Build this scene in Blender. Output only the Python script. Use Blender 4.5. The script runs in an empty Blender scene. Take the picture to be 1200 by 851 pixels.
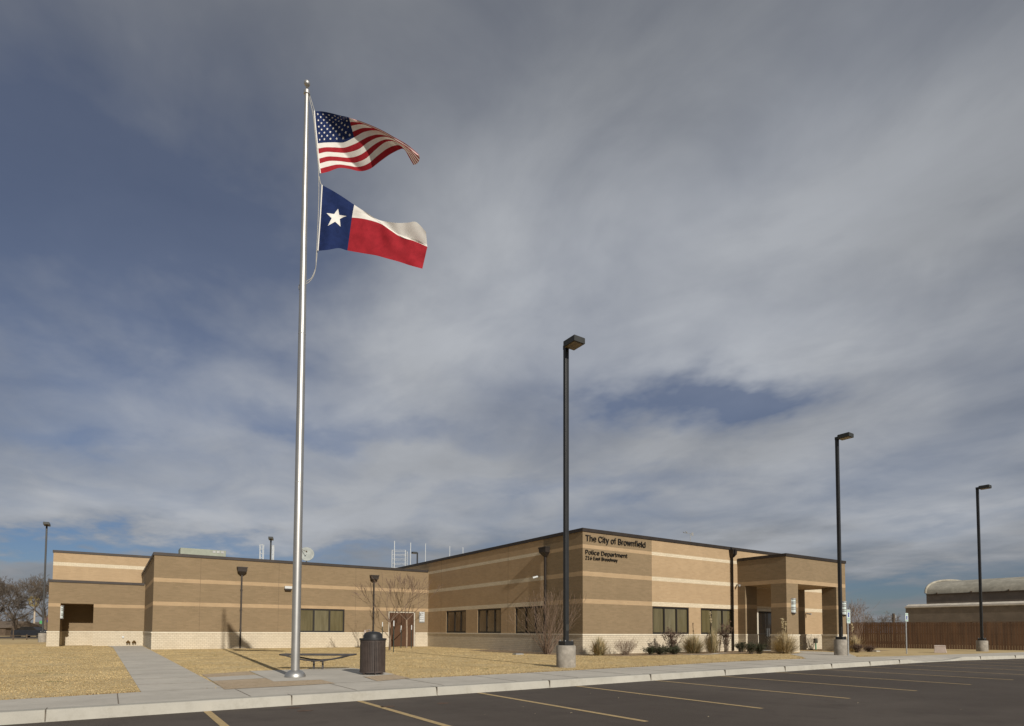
import bpy, bmesh, math, random
import numpy as np
from mathutils import Vector, Matrix
R = math.radians
random.seed(7)
scene = bpy.context.scene
col = scene.collection

# ------------------------------------------------------------------ camera
CAM = Vector((-18.91, -22.09, 1.10))
XA = Vector((0.83070, -0.55672, 0))      # camera right, level
YA = Vector((0.55672, 0.83070, 0))       # camera forward, level
PITCH, ROLL, FPX, PPY = 0.04453, 0.00418, 702.64, 708.63
cp, sp = math.cos(PITCH), math.sin(PITCH)
fwd = YA*cp + Vector((0, 0, sp))
up0 = -YA*sp + Vector((0, 0, cp))
cr, sr = math.cos(ROLL), math.sin(ROLL)
right = XA*cr + up0*sr
up = up0*cr - XA*sr
cd = bpy.data.cameras.new('camera')
cam = bpy.data.objects.new('camera', cd)
col.objects.link(cam)
cam.matrix_world = Matrix(((right.x, up.x, -fwd.x, CAM.x), (right.y, up.y, -fwd.y, CAM.y),
                           (right.z, up.z, -fwd.z, CAM.z), (0, 0, 0, 1)))
cd.sensor_width = 36
cd.lens = FPX/1200*36
cd.shift_y = (PPY-425.5)/1200
cd.clip_start = .1
cd.clip_end = 6000
scene.camera = cam

# ------------------------------------------------------------------ sun and sky
SUN_EL = R(26.5)
SUN_H = Vector((-0.080, -0.9968, 0))      # horizontal direction towards the sun
sdir = SUN_H*math.cos(SUN_EL) + Vector((0, 0, math.sin(SUN_EL)))
sl = bpy.data.lights.new('sun', 'SUN')
sl.energy = 3.9
sl.angle = R(.55)
sl.color = (1, .935, .84)
so = bpy.data.objects.new('sun', sl)
col.objects.link(so)
so.rotation_euler = sdir.to_track_quat('Z', 'Y').to_euler()
so.location = (0, -40, 40)
scene.view_settings.view_transform = 'Standard'
scene.view_settings.look = 'None'
scene.view_settings.exposure = 0
scene.view_settings.gamma = 1
scene.view_settings.use_curve_mapping = False

world = bpy.data.worlds.new('World')
scene.world = world
world.use_nodes = True


def px_dir(x, y):
    dx, dy = x-600, PPY-y
    X = (dx*cr-dy*sr)/FPX
    Y = (dx*sr+dy*cr)/FPX
    return XA*X + YA*(cp-sp*Y) + Vector((0, 0, sp+cp*Y))


def G(x, y, z=0.0):
    """the point of the level z under a viewing ray"""
    d = px_dir(x, y)
    t = (z-CAM.z)/d.z
    return Vector((CAM.x+d.x*t, CAM.y+d.y*t, z))


def D(x, y, depth):
    d = px_dir(x, y)
    t = depth/d.dot(YA)
    return CAM + d*t


def OV(x, v, y=740):
    """point on the plane y = v"""
    d = px_dir(x, y)
    t = (v-CAM.y)/d.y
    return CAM + d*t


def OU(x, u, y=740):
    d = px_dir(x, y)
    t = (u-CAM.x)/d.x
    return CAM + d*t


class NT:
    def __init__(self, tree):
        self.t = tree
        tree.nodes.clear()

    def n(self, typ, **kw):
        nd = self.t.nodes.new('ShaderNode'+typ)
        for k, v in kw.items():
            if k == 'inp':
                for a, b in v.items():
                    self.set(nd, a, b)
            else:
                setattr(nd, k, v)
        return nd

    def set(self, nd, key, val):
        s = nd.inputs[key]
        if isinstance(val, bpy.types.NodeSocket):
            self.t.links.new(val, s)
        elif isinstance(val, bpy.types.Node):
            self.t.links.new(val.outputs[0], s)
        else:
            s.default_value = val

    def math(self, op, a, b=None, c=None, clamp=False):
        nd = self.n('Math', operation=op, use_clamp=clamp)
        self.set(nd, 0, a)
        if b is not None:
            self.set(nd, 1, b)
        if c is not None:
            self.set(nd, 2, c)
        return nd.outputs[0]

    def vmath(self, op, a, b=None):
        nd = self.n('VectorMath', operation=op)
        self.set(nd, 0, a)
        if b is not None:
            self.set(nd, 1, b)
        return nd.outputs['Value'] if op in ('DOT_PRODUCT', 'LENGTH', 'DISTANCE') else nd.outputs[0]

    def mix(self, f, a, b, blend='MIX'):
        nd = self.n('Mix', data_type='RGBA', blend_type=blend)
        self.set(nd, 0, f)
        self.set(nd, 6, a)
        self.set(nd, 7, b)
        return nd.outputs[2]

    def noise(self, vec, scale, detail=4, rough=.55, dist=0.0):
        nd = self.n('TexNoise')
        if vec is not None:
            self.set(nd, 'Vector', vec)
        nd.inputs['Scale'].default_value = scale
        nd.inputs['Detail'].default_value = detail
        nd.inputs['Roughness'].default_value = rough
        nd.inputs['Distortion'].default_value = dist
        return nd.outputs[0]

    def ramp(self, f, a, b, lo=0.0, hi=1.0, smooth=True):
        nd = self.n('MapRange', interpolation_type='SMOOTHSTEP' if smooth else 'LINEAR')
        self.set(nd, 0, f)
        for i, v in ((1, a), (2, b), (3, lo), (4, hi)):
            nd.inputs[i].default_value = v
        return nd.outputs[0]


def c4(c):
    return (c[0], c[1], c[2], 1)


# thin high cloud over a blue winter sky; the layer lies overhead like a sheet
w = NT(world.node_tree)
sky = w.n('TexSky', sky_type='NISHITA', sun_disc=False, sun_elevation=SUN_EL,
          sun_rotation=math.atan2(SUN_H.x, SUN_H.y), air_density=1.0, dust_density=.6, ozone_density=2.0)
tc = w.n('TexCoord').outputs['Generated']
nrm = w.vmath('NORMALIZE', tc)
sep = w.n('SeparateXYZ')
w.set(sep, 0, nrm)
zz = w.math('MAXIMUM', sep.outputs[2], 0.0)
den = w.math('ADD', zz, 0.16)
comb = w.n('CombineXYZ')
w.set(comb, 0, w.math('DIVIDE', sep.outputs[0], den))
w.set(comb, 1, w.math('DIVIDE', sep.outputs[1], den))
mp = w.n('Mapping')
w.set(mp, 'Vector', comb)
mp.inputs['Rotation'].default_value = (0, 0, R(28))
mp.inputs['Scale'].default_value = (1.0, .78, 1)
mp.inputs['Location'].default_value = (3.1, 1.7, 0)
n1 = w.noise(mp.outputs[0], 1.15, 5, .48, .5)
n2 = w.noise(mp.outputs[0], 2.9, 6, .54, .7)
n3 = w.noise(comb.outputs[0], 2.3, 5, .55, .3)


nv = w.n('TexNoise')
w.set(nv, 'Vector', mp.outputs[0])
nv.inputs['Scale'].default_value = 2.1
nv.inputs['Detail'].default_value = 5
nv.inputs['Roughness'].default_value = .58
wob = w.vmath('MULTIPLY', w.vmath('SUBTRACT', nv.outputs['Color'], (.5, .5, .5)), (.42, .42, .16))
nrmw = w.vmath('ADD', nrm, wob)


def blobs(lst):
    tot = None
    for x, y, rx, ry, amp in lst:
        d = px_dir(x, y).normalized()
        rgt = Vector((0, 0, 1)).cross(-d).normalized()
        upv = d.cross(-rgt).normalized()
        dif = w.vmath('SUBTRACT', nrmw, tuple(d))
        a = w.math('DIVIDE', w.vmath('DOT_PRODUCT', dif, tuple(rgt)), rx)
        b = w.math('DIVIDE', w.vmath('DOT_PRODUCT', dif, tuple(upv)), ry)
        q = w.math('ADD', w.math('MULTIPLY', a, a), w.math('MULTIPLY', b, b))
        e = w.math('MULTIPLY', w.math('EXPONENT', w.math('MULTIPLY', q, -1.0)), amp)
        tot = e if tot is None else w.math('ADD', tot, e)
    return tot


clear = blobs([(110, 230, .28, .19, .64), (30, 60, .2, .15, .10), (330, 330, .12, .08, .12), (825, 470, .10, .038, .85), (745, 470, .09, .05, .25),
               (190, 390, .12, .035, .08), (60, 640, .30, .015, .65), (1020, 690, .18, .025, .70), (720, 570, .35, .022, .22),
               (430, 500, .20, .022, .28), (1110, 600, .12, .02, .22), (340, 645, .3, .015, .45), (60, 490, .12, .02, .2)])
bright = blobs([(600, 340, .34, .16, .36), (880, 250, .34, .20, .32), (850, 420, .24, .09, .25), (1130, 420, .2, .15, .2),
                (470, 480, .4, .10, .22), (180, 480, .30, .12, .42), (540, 120, .24, .2, .08), (620, 600, .7, .07, .34), (450, 400, .3, .08, .10), (1110, 540, .25, .09, .26), (150, 600, .3, .04, .24), (980, 620, .3, .04, .12)])
cover = w.math('SUBTRACT', w.math('ADD', w.math('MULTIPLY', n1, 1.0), w.math('MULTIPLY', n2, .45)), clear)
cover = w.math('ADD', cover, w.math('MULTIPLY', n3, .35))
mask = w.ramp(cover, .14, .98, .10, .98, smooth=False)
mask = w.math('MAXIMUM', mask, w.ramp(zz, .10, .30, .0, .30))
tex = w.math('ADD', w.math('MULTIPLY', n2, .42), w.math('MULTIPLY', n1, .55))
tex = w.math('ADD', tex, w.math('MULTIPLY', n3, .35))
lum = w.math('MULTIPLY', w.math('ADD', w.math('ADD', bright, .62), w.math('MULTIPLY', w.math('SUBTRACT', tex, .66), .60)), .375)
cloudc = w.n('MixRGB', blend_type='MULTIPLY')
cloudc.inputs[0].default_value = 1
cloudc.inputs[1].default_value = (.94, .985, 1.06, 1)
w.set(cloudc, 2, lum)
skyc = w.n('MixRGB', blend_type='MULTIPLY')
skyc.inputs[0].default_value = 1
w.set(skyc, 1, sky.outputs[0])
skyc.inputs[2].default_value = (.62, .74, 1.0, 1)
bg1 = w.n('Background')
w.set(bg1, 0, skyc.outputs[0])
bg1.inputs[1].default_value = .05
bg2 = w.n('Background')
w.set(bg2, 0, cloudc.outputs[0])
bg2.inputs[1].default_value = 1.0
ms = w.n('MixShader')
w.set(ms, 0, mask)
w.set(ms, 1, bg1)
w.set(ms, 2, bg2)
wo = w.n('OutputWorld')
w.set(wo, 0, ms)


# ------------------------------------------------------------------ materials
def mat(name, base, rough=.8, spec=.3, metal=0.0, var=.12, vs=3.0, bump=0.0, bs=60, vs2=None, tint2=None):
    m = bpy.data.materials.new(name)
    m.use_nodes = True
    t = NT(m.node_tree)
    o = t.n('TexCoord').outputs['Object']
    n = t.noise(o, vs, 5, .6)
    dark = tuple(c*(1-var) for c in base)
    lite = tuple(min(1, c*(1+var)) for c in base)
    if tint2:
        dark = tint2
    cc = t.mix(t.ramp(n, .32, .68), c4(dark), c4(lite))
    if vs2:
        n2_ = t.noise(o, vs2, 3, .6)
        cc = t.mix(t.ramp(n2_, .3, .7, 0, .5), cc, c4(tuple(c*(1-var*1.6) for c in base)))
    b = t.n('BsdfPrincipled')
    t.set(b, 'Base Color', cc)
    b.inputs['Roughness'].default_value = rough
    b.inputs['Metallic'].default_value = metal
    b.inputs['Specular IOR Level'].default_value = spec
    if bump:
        bp = t.n('Bump')
        bp.inputs['Strength'].default_value = bump
        bp.inputs['Distance'].default_value = .01
        t.set(bp, 'Height', t.noise(o, bs, 3, .6))
        t.set(b, 'Normal', bp)
    out = t.n('OutputMaterial')
    t.set(out, 0, b)
    return m


def brick(name, c1, c2, mortar, bw=.295, rh=.077, ms_=.006, rough=.9, blot=.10, bump=.35, msm=.2):
    m = bpy.data.materials.new(name)
    m.use_nodes = True
    t = NT(m.node_tree)
    g = t.n('NewGeometry').outputs['Position']
    s = t.n('SeparateXYZ')
    t.set(s, 0, g)
    cb = t.n('CombineXYZ')
    t.set(cb, 0, t.math('ADD', s.outputs[0], s.outputs[1]))
    t.set(cb, 1, s.outputs[2])
    br = t.n('TexBrick', offset=.5)
    t.set(br, 'Vector', cb)
    br.inputs['Color1'].default_value = c4(c1)
    br.inputs['Color2'].default_value = c4(c2)
    br.inputs['Mortar'].default_value = c4(mortar)
    br.inputs['Scale'].default_value = 1
    br.inputs['Mortar Size'].default_value = ms_
    br.inputs['Mortar Smooth'].default_value = msm
    br.inputs['Brick Width'].default_value = bw
    br.inputs['Row Height'].default_value = rh
    n = t.noise(g, .9, 5, .65)
    cc = t.mix(t.ramp(n, .3, .7, 0, blot), br.outputs[0], (.05, .035, .02, 1))
    n2_ = t.noise(g, 38, 2, .5)
    cc = t.mix(t.ramp(n2_, .35, .7, 0, .14), cc, (.9, .8, .6, 1), 'SOFT_LIGHT')
    b = t.n('BsdfPrincipled')
    t.set(b, 'Base Color', cc)
    b.inputs['Roughness'].default_value = rough
    b.inputs['Specular IOR Level'].default_value = .2
    bp = t.n('Bump')
    bp.inputs['Strength'].default_value = bump
    bp.inputs['Distance'].default_value = .012
    t.set(bp, 'Height', t.math('SUBTRACT', t.math('MULTIPLY', n2_, .5), br.outputs['Fac']))
    t.set(b, 'Normal', bp)
    out = t.n('OutputMaterial')
    t.set(out, 0, b)
    return m


M = {}
M['brown'] = brick('brown brick', (.228, .170, .102), (.262, .193, .118), (.25, .19, .125))
M['tan'] = brick('tan brick', (.405, .288, .172), (.445, .320, .194), (.42, .32, .21))
M['cream'] = brick('cream band brick', (.62, .54, .40), (.70, .61, .46), (.48, .40, .28), ms_=.008)
M['base'] = brick('cream base brick', (.57, .50, .385), (.62, .55, .43), (.43, .37, .275), bw=.205, rh=.102, ms_=.010, bump=.5, msm=.4)
M['jointline'] = mat('sealant joint', (.15, .11, .07), .9, var=.1)
M['stone'] = mat('cast stone ledge', (.68, .62, .50), .8, var=.06, vs=4)
M['bronze'] = mat('dark bronze metal', (.040, .032, .027), .5, .4, .3, var=.15, vs=2)
M['window'] = mat('window frame bronze', (.022, .019, .016), .45, .4, .2, var=.1)
M['door'] = mat('brown door paint', (.078, .036, .015), .55, .35, var=.12, vs=1.5)
M['doorframe'] = mat('light door frame', (.52, .48, .40), .6, var=.06)
M['roof'] = mat('roof membrane', (.5, .49, .46), .9, var=.1)
M['white'] = mat('white painted metal', (.58, .60, .60), .5, var=.05)
M['dishgrey'] = mat('weathered dish', (.34, .36, .34), .7, var=.12)
M['grey'] = mat('grey metal', (.35, .35, .34), .5, .4, .3, var=.1)
M['galv'] = mat('galvanised steel', (.42, .44, .45), .45, .5, .6, var=.1, vs=12)
M['black'] = mat('black lettering', (.018, .016, .014), .6, var=.1)
M['pole'] = mat('dark lamp pole paint', (.020, .021, .022), .42, .45, .0, var=.2, vs=1.2)
M['head'] = mat('lamp head paint', (.034, .036, .034), .5, .4, .0, var=.15, vs=2)
M['lens'] = mat('amber lamp lens', (.16, .118, .055), .3, .5, var=.35, vs=9)
M['concbase'] = mat('cast concrete base', (.33, .30, .255), .92, .2, var=.22, vs=3.5, bump=.3, bs=40, vs2=9)
M['brass'] = mat('tarnished brass', (.20, .12, .04), .45, .5, .7, var=.2)
M['can'] = mat('brown slat paint', (.066, .050, .043), .55, .35, var=.15, vs=6)
M['canlid'] = mat('black lid plastic', (.022, .023, .025), .5, .4, var=.12)
M['bench'] = mat('dark grey bench metal', (.085, .078, .076), .45, .45, .2, var=.2, vs=5)
M['benchtop'] = mat('bench seat metal', (.20, .185, .17), .5, .4, .2, var=.15, vs=5)
M['bark'] = mat('grey bark', (.16, .125, .095), .95, .1, var=.25, vs=8)
M['palebark'] = mat('pale young bark', (.33, .255, .19), .9, .1, var=.2, vs=9)
M['twig'] = mat('dry twigs', (.19, .135, .10), .95, .1, var=.25, vs=5)
M['twigpale'] = mat('pale dry twigs', (.25, .19, .14), .95, .1, var=.25, vs=5)
M['twigfar'] = mat('far bare twigs', (.14, .115, .092), .95, .1, var=.3, vs=1.2)
M['straw'] = mat('dry grass blades', (.43, .33, .18), .9, .1, var=.2, vs=7)
M['straw2'] = mat('pale grass blades', (.55, .46, .29), .9, .1, var=.2, vs=7)
M['olive'] = mat('olive grass blades', (.22, .205, .11), .85, .15, var=.25, vs=6)
M['evergreen'] = mat('dark evergreen leaves', (.040, .044, .020), .7, .25, var=.35, vs=9)
M['redleaf'] = mat('red brown leaves', (.115, .070, .048), .7, .25, var=.35, vs=9)
M['signw'] = mat('sign face white green', (.60, .68, .66), .5, var=.04)
M['signb'] = mat('sign blue', (.02, .055, .30), .5, var=.05)
M['signg'] = mat('sign green', (.05, .26, .15), .5, var=.05)
M['pink'] = mat('pinkish cabinet paint', (.50, .42, .37), .7, var=.07)
M['stake'] = mat('dark green stake', (.030, .042, .034), .6, var=.2)
M['stucco'] = mat('weathered grey stucco', (.235, .195, .155), .95, .15, var=.14, vs=1.1, bump=.3, bs=12, vs2=.35)
M['stuccocap'] = mat('pale stucco parapet cap', (.58, .52, .43), .95, var=.12, vs=2)
M['vault'] = mat('weathered barrel roof', (.37, .345, .28), .9, var=.2, vs=.9, vs2=3)
M['rope'] = mat('white rope', (.46, .445, .40), .9, var=.12, vs=30)
M['stars'] = mat('flag white', (.80, .78, .72), .9, .1, var=.04)
M['greybox'] = mat('beige rooftop unit', (.30, .32, .26), .7, var=.06)
M['red'] = mat('flag red', (.35, .022, .032), .85, .15, var=.12, vs=6)
M['blue'] = mat('flag blue', (.016, .030, .105), .85, .15, var=.15, vs=6)
M['flagwhite'] = mat('flag cloth white', (.84, .81, .75), .9, .1, var=.04, vs=6)
M['darkcar'] = mat('dark car paint', (.02, .022, .028), .3, .6, var=.1)
M['rubber'] = mat('tyre rubber', (.02, .02, .02), .9, var=.1)
M['palehouse'] = mat('pale house wall', (.50, .42, .32), .9, var=.1)
M['redhouse'] = mat('red brick wall', (.25, .08, .06), .9, var=.15)
M['yellow'] = mat('yellow ornament', (.30, .235, .09), .6, var=.15)
M['wood'] = mat('weathered pole wood', (.12, .09, .065), .95, .1, var=.2, vs=3)
M['lime'] = mat('green shop sign', (.10, .40, .14), .6, var=.05)

# flagpole: brushed aluminium
M['alu'] = mat('satin aluminium', (.46, .455, .44), .46, .5, .85, var=.05, vs=3)
# glass: tinted panes with drawn shades behind; a glossy coat over the olive shade
def glass_mat(name, c, c2, rough=.08):
    m = bpy.data.materials.new(name)
    m.use_nodes = True
    t = NT(m.node_tree)
    o = t.n('NewGeometry').outputs['Position']
    mpg = t.n('Mapping')
    t.set(mpg, 'Vector', o)
    mpg.inputs['Scale'].default_value = (1, 1, .12)
    n = t.noise(mpg.outputs[0], 5, 3, .6)
    cc = t.mix(t.ramp(n, .35, .65), c4(c), c4(c2))
    b = t.n('BsdfPrincipled')
    t.set(b, 'Base Color', cc)
    b.inputs['Roughness'].default_value = rough
    b.inputs['Specular IOR Level'].default_value = .7
    out = t.n('OutputMaterial')
    t.set(out, 0, b)
    return m


M['pane'] = glass_mat('tinted pane over drawn shade', (.105, .088, .042), (.135, .114, .058))
M['pane2'] = glass_mat('lighter tinted pane', (.125, .108, .060), (.165, .145, .085))  # slightly lighter tone, used on alternate panes
M['panelightened'] = glass_mat('tinted pane lightened for shaded wall', (.15, .105, .055), (.19, .135, .072), .25)  # brighter pane colour stands in for light missing on the shaded left wall
M['doorglass'] = glass_mat('dark door glass', (.012, .011, .010), (.022, .018, .014))


def ground_mat(name, cols, scales, rough=.95, bump=.6, bs=40, stretch=None, speck=None):
    m = bpy.data.materials.new(name)
    m.use_nodes = True
    t = NT(m.node_tree)
    o = t.n('NewGeometry').outputs['Position']
    a = t.noise(o, scales[0], 6, .62)
    b_ = t.noise(o, scales[1], 5, .65)
    c_ = t.noise(o, scales[2], 3, .6)
    cc = t.mix(t.ramp(a, .35, .65), c4(cols[0]), c4(cols[1]))
    cc = t.mix(t.ramp(b_, .45, .72, 0, .75), cc, c4(cols[2]))
    cc = t.mix(t.ramp(c_, .50, .80, 0, .6), cc, c4(cols[3]))
    if speck:
        vo = t.n('TexVoronoi')
        t.set(vo, 'Vector', o)
        vo.inputs['Scale'].default_value = speck[0]
        cc = t.mix(t.ramp(vo.outputs['Distance'], .05, .35, speck[2], 0), cc, c4(speck[1]))
    b = t.n('BsdfPrincipled')
    t.set(b, 'Base Color', cc)
    b.inputs['Roughness'].default_value = rough
    b.inputs['Specular IOR Level'].default_value = .2
    bp = t.n('Bump')
    bp.inputs['Strength'].default_value = bump
    bp.inputs['Distance'].default_value = .02
    t.set(bp, 'Height', t.noise(o, bs, 4, .7))
    t.set(b, 'Normal', bp)
    out = t.n('OutputMaterial')
    t.set(out, 0, b)
    return m


M['lawn'] = ground_mat('dormant lawn', [(.50, .375, .19), (.56, .435, .235), (.38, .27, .125), (.60, .48, .275)], (.30, 1.3, 11), bump=.35, bs=24)
M['asphalt'] = ground_mat('asphalt', [(.080, .066, .055), (.112, .094, .079), (.072, .059, .050), (.130, .111, .094)], (.16, 1.3, 45), rough=.88, bump=.35, bs=140,
                          speck=(75, (.16, .14, .12), .30))
M['gravel'] = ground_mat('pea gravel', [(.50, .385, .255), (.56, .44, .305), (.38, .28, .18), (.66, .56, .42)], (1.2, 12, 45), bump=1, bs=60)
M['mulch'] = ground_mat('brown bed gravel', [(.30, .215, .135), (.36, .27, .175), (.22, .155, .10), (.42, .33, .22)], (1.0, 6, 30), bump=1, bs=40)


def concrete(name, base, joint=0.0, w_=1.5):
    m = bpy.data.materials.new(name)
    m.use_nodes = True
    t = NT(m.node_tree)
    o = t.n('NewGeometry').outputs['Position']
    a = t.noise(o, .8, 6, .65)
    b_ = t.noise(o, 4, 6, .75)
    c_ = t.noise(o, 70, 2, .6)
    cc = t.mix(t.ramp(a, .3, .7), c4([x*.88 for x in base]), c4([x*1.08 for x in base]))
    cc = t.mix(t.ramp(b_, .46, .74, 0, .55), cc, c4([base[0]*.72, base[1]*.70, base[2]*.66]))
    cc = t.mix(t.ramp(c_, .45, .8, 0, .25), cc, c4([x*1.25 for x in base]))
    b = t.n('BsdfPrincipled')
    t.set(b, 'Base Color', cc)
    b.inputs['Roughness'].default_value = .92
    b.inputs['Specular IOR Level'].default_value = .2
    bp = t.n('Bump')
    bp.inputs['Strength'].default_value = .25
    bp.inputs['Distance'].default_value = .006
    t.set(bp, 'Height', t.noise(o, 55, 4, .7))
    t.set(b, 'Normal', bp)
    out = t.n('OutputMaterial')
    t.set(out, 0, b)
    return m


M['walk'] = concrete('sidewalk concrete', (.52, .485, .42))
M['kerb'] = concrete('kerb concrete', (.43, .41, .355))
M['joint'] = mat('dirty joint', (.19, .16, .125), .95, var=.3, vs=8)
M['paint'] = mat('faded yellow paint', (.50, .37, .19), .85, .2, var=.16, vs=14, vs2=40)
M['oil'] = mat('asphalt repair stain', (.12, .075, .05), .9, var=.3, vs=12)


def board_mat():
    m = bpy.data.materials.new('stained fence boards')
    m.use_nodes = True
    t = NT(m.node_tree)
    oi = t.n('NewGeometry')
    o = oi.outputs['Position']
    mp_ = t.n('Mapping')
    t.set(mp_, 'Vector', o)
    mp_.inputs['Scale'].default_value = (6.5, 6.5, .35)
    n = t.noise(mp_.outputs[0], 1.0, 5, .7)
    n_ = t.noise(o, .5, 3, .6)
    cc = t.mix(t.ramp(n, .3, .7), (.052, .024, .008, 1), (.105, .050, .019, 1))
    cc = t.mix(t.ramp(n_, .4, .7, 0, .35), cc, (.13, .075, .04, 1))
    b = t.n('BsdfPrincipled')
    t.set(b, 'Base Color', cc)
    b.inputs['Roughness'].default_value = .85
    out = t.n('OutputMaterial')
    t.set(out, 0, b)
    return m


M['boards'] = board_mat()


# ------------------------------------------------------------------ mesh helpers
class MB:
    def __init__(s):
        s.v, s.f, s.m = [], [], []

    def add(s, verts, faces, mi=0):
        o = len(s.v)
        s.v.extend([tuple(a) for a in verts])
        for f in faces:
            s.f.append(tuple(o+i for i in f))
            s.m.append(mi)
        return s

    def quad(s, a, b, c, d, mi=0):
        return s.add([a, b, c, d], [(0, 1, 2, 3)], mi)

    def box(s, x0, x1, y0, y1, z0, z1, mi=0, T=None):
        vs = [Vector((x, y, z)) for z in (z0, z1) for x, y in ((x0, y0), (x1, y0), (x1, y1), (x0, y1))]
        if T is not None:
            vs = [T @ v for v in vs]
        return s.add(vs, [(0, 3, 2, 1), (4, 5, 6, 7), (0, 1, 5, 4), (1, 2, 6, 5), (2, 3, 7, 6), (3, 0, 4, 7)], mi)

    def lathe(s, prof, n=20, c=(0, 0, 0), mi=0, cap=True):
        vs, fs = [], []
        for r, z in prof:
            for i in range(n):
                a = 2*math.pi*i/n
                vs.append((c[0]+r*math.cos(a), c[1]+r*math.sin(a), c[2]+z))
        for k in range(len(prof)-1):
            for i in range(n):
                j = (i+1) % n
                fs.append((k*n+i, k*n+j, (k+1)*n+j, (k+1)*n+i))
        if cap:
            fs.append(tuple(range(n))[::-1])
            fs.append(tuple((len(prof)-1)*n+i for i in range(n)))
        return s.add(vs, fs, mi)

    def tube(s, pts, rad, n=6, mi=0, cap=True):
        pts = [Vector(p) for p in pts]
        rads = rad if isinstance(rad, (list, tuple)) else [rad]*len(pts)
        vs, fs = [], []
        prev = None
        for i, p in enumerate(pts):
            d = (pts[min(i+1, len(pts)-1)]-pts[max(i-1, 0)])
            if d.length < 1e-9:
                d = Vector((0, 0, 1))
            d.normalize()
            if prev is None:
                a = d.orthogonal().normalized()
            else:
                a = (prev - d*prev.dot(d))
                a = a.normalized() if a.length > 1e-6 else d.orthogonal().normalized()
            prev = a
            b = d.cross(a)
            for k in range(n):
                t = 2*math.pi*k/n
                vs.append(p+(a*math.cos(t)+b*math.sin(t))*rads[i])
        for i in range(len(pts)-1):
            for k in range(n):
                j = (k+1) % n
                fs.append((i*n+k, i*n+j, (i+1)*n+j, (i+1)*n+k))
        if cap:
            fs.append(tuple(range(n))[::-1])
            fs.append(tuple((len(pts)-1)*n+i for i in range(n)))
        return s.add(vs, fs, mi)

    def prism(s, poly, z0, z1, mi=0):
        n = len(poly)
        vs = [(p[0], p[1], z0) for p in poly]+[(p[0], p[1], z1) for p in poly]
        fs = [tuple(range(n))[::-1], tuple(range(n, 2*n))]+[(i, (i+1) % n, n+(i+1) % n, n+i) for i in range(n)]
        return s.add(vs, fs, mi)

    def sheet(s, poly, z, mi=0):
        return s.add([(p[0], p[1], z) for p in poly], [tuple(range(len(poly)))], mi)

    def build(s, name, mats, parent=None, smooth=False, bevel=0):
        if not isinstance(mats, (list, tuple)):
            mats = [mats]
        me = bpy.data.meshes.new(name)
        off = Vector((0, 0, 0))
        q = parent
        while q is not None:
            off += q.location
            q = q.parent
        me.from_pydata([(a[0]-off.x, a[1]-off.y, a[2]-off.z) for a in s.v], [], s.f)
        for m_ in mats:
            me.materials.append(m_)
        me.polygons.foreach_set('material_index', s.m)
        if smooth:
            me.polygons.foreach_set('use_smooth', [True]*len(s.f))
        me.update()
        o = bpy.data.objects.new(name, me)
        col.objects.link(o)
        if parent is not None:
            o.parent = parent
        if smooth == 'auto':
            try:
                me.set_sharp_from_angle(angle=R(40))
            except Exception:
                pass
        if bevel:
            b = o.modifiers.new('bevel', 'BEVEL')
            b.width = bevel
            b.segments = 2
            b.limit_method = 'ANGLE'
        return o


def tag(o, label=None, cat=None, group=None, kind=None):
    if label:
        o['label'] = label
    if cat:
        o['category'] = cat
    if group:
        o['group'] = group
    if kind:
        o['kind'] = kind
    return o


def thing(name, label, cat, loc=(0, 0, 0), group=None):
    o = bpy.data.objects.new(name, None)
    o.empty_display_size = .2
    col.objects.link(o)
    o.location = loc
    return tag(o, label, cat, group)


def struct(name, mb, mats, **k):
    return tag(mb.build(name, mats, **k), kind='structure')


def copy_thing(root, loc, label, rotz=0):
    c = root.copy()
    col.objects.link(c)
    c.location = loc
    c.rotation_euler = (0, 0, rotz)
    c['label'] = label
    for ch in list(root.children):
        d = ch.copy()
        col.objects.link(d)
        d.parent = c
        for g in list(ch.children):
            e = g.copy()
            col.objects.link(e)
            e.parent = d
    return c


# ------------------------------------------------------------------ ground, road, pavements
kerb_line = [(-75, -14.2), (-40, -12.7), (-20.06, -11.84), (-11.8, -11.5), (-3.66, -11.06), (5, -10.75), (8.5, -10.62),
             (9.2, -10.6), (13.0, -10.68), (13.8, -10.7), (18.8, -11.3), (30, -13.0), (75, -20)]
back_line = [(-75, -14.2), (-40, -11.6), (-20.3, -9.95), (-18.4, -9.62), (-10.2, -9.12), (-4.5, -8.6), (.53, -8.01), (5.5, -7.95)]


def kv(u, line=kerb_line):
    for (a, b), (c, d) in zip(line[:-1], line[1:]):
        if a <= u <= c:
            return b+(d-b)*(u-a)/(c-a)
    return line[-1][1]


B = 2600
m = MB()
m.sheet([(-B, -B), (B, -B), (B, kerb_line[-1][1]+.05)] + [(u, v+.05) for u, v in reversed(kerb_line)] + [(-B, kerb_line[0][1]+.05)], -.15)
struct('parking_lot', m, M['asphalt'])
m = MB()
gl_ = []
for u, v in kerb_line:
    if u == 8.5:
        gl_ += [(8.5, v+.2), (8.52, v+1.3)]
    elif u == 13.8:
        gl_ += [(13.78, v+1.3), (13.8, v+.2)]
    else:
        gl_.append((u, v+(1.3 if 8.5 < u < 13.8 else .2)))
m.sheet(gl_ + [(B, kerb_line[-1][1]+.2), (B, B), (-B, B), (-B, kerb_line[0][1]+.2)], 0)
struct('ground', m, M['lawn'])

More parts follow.
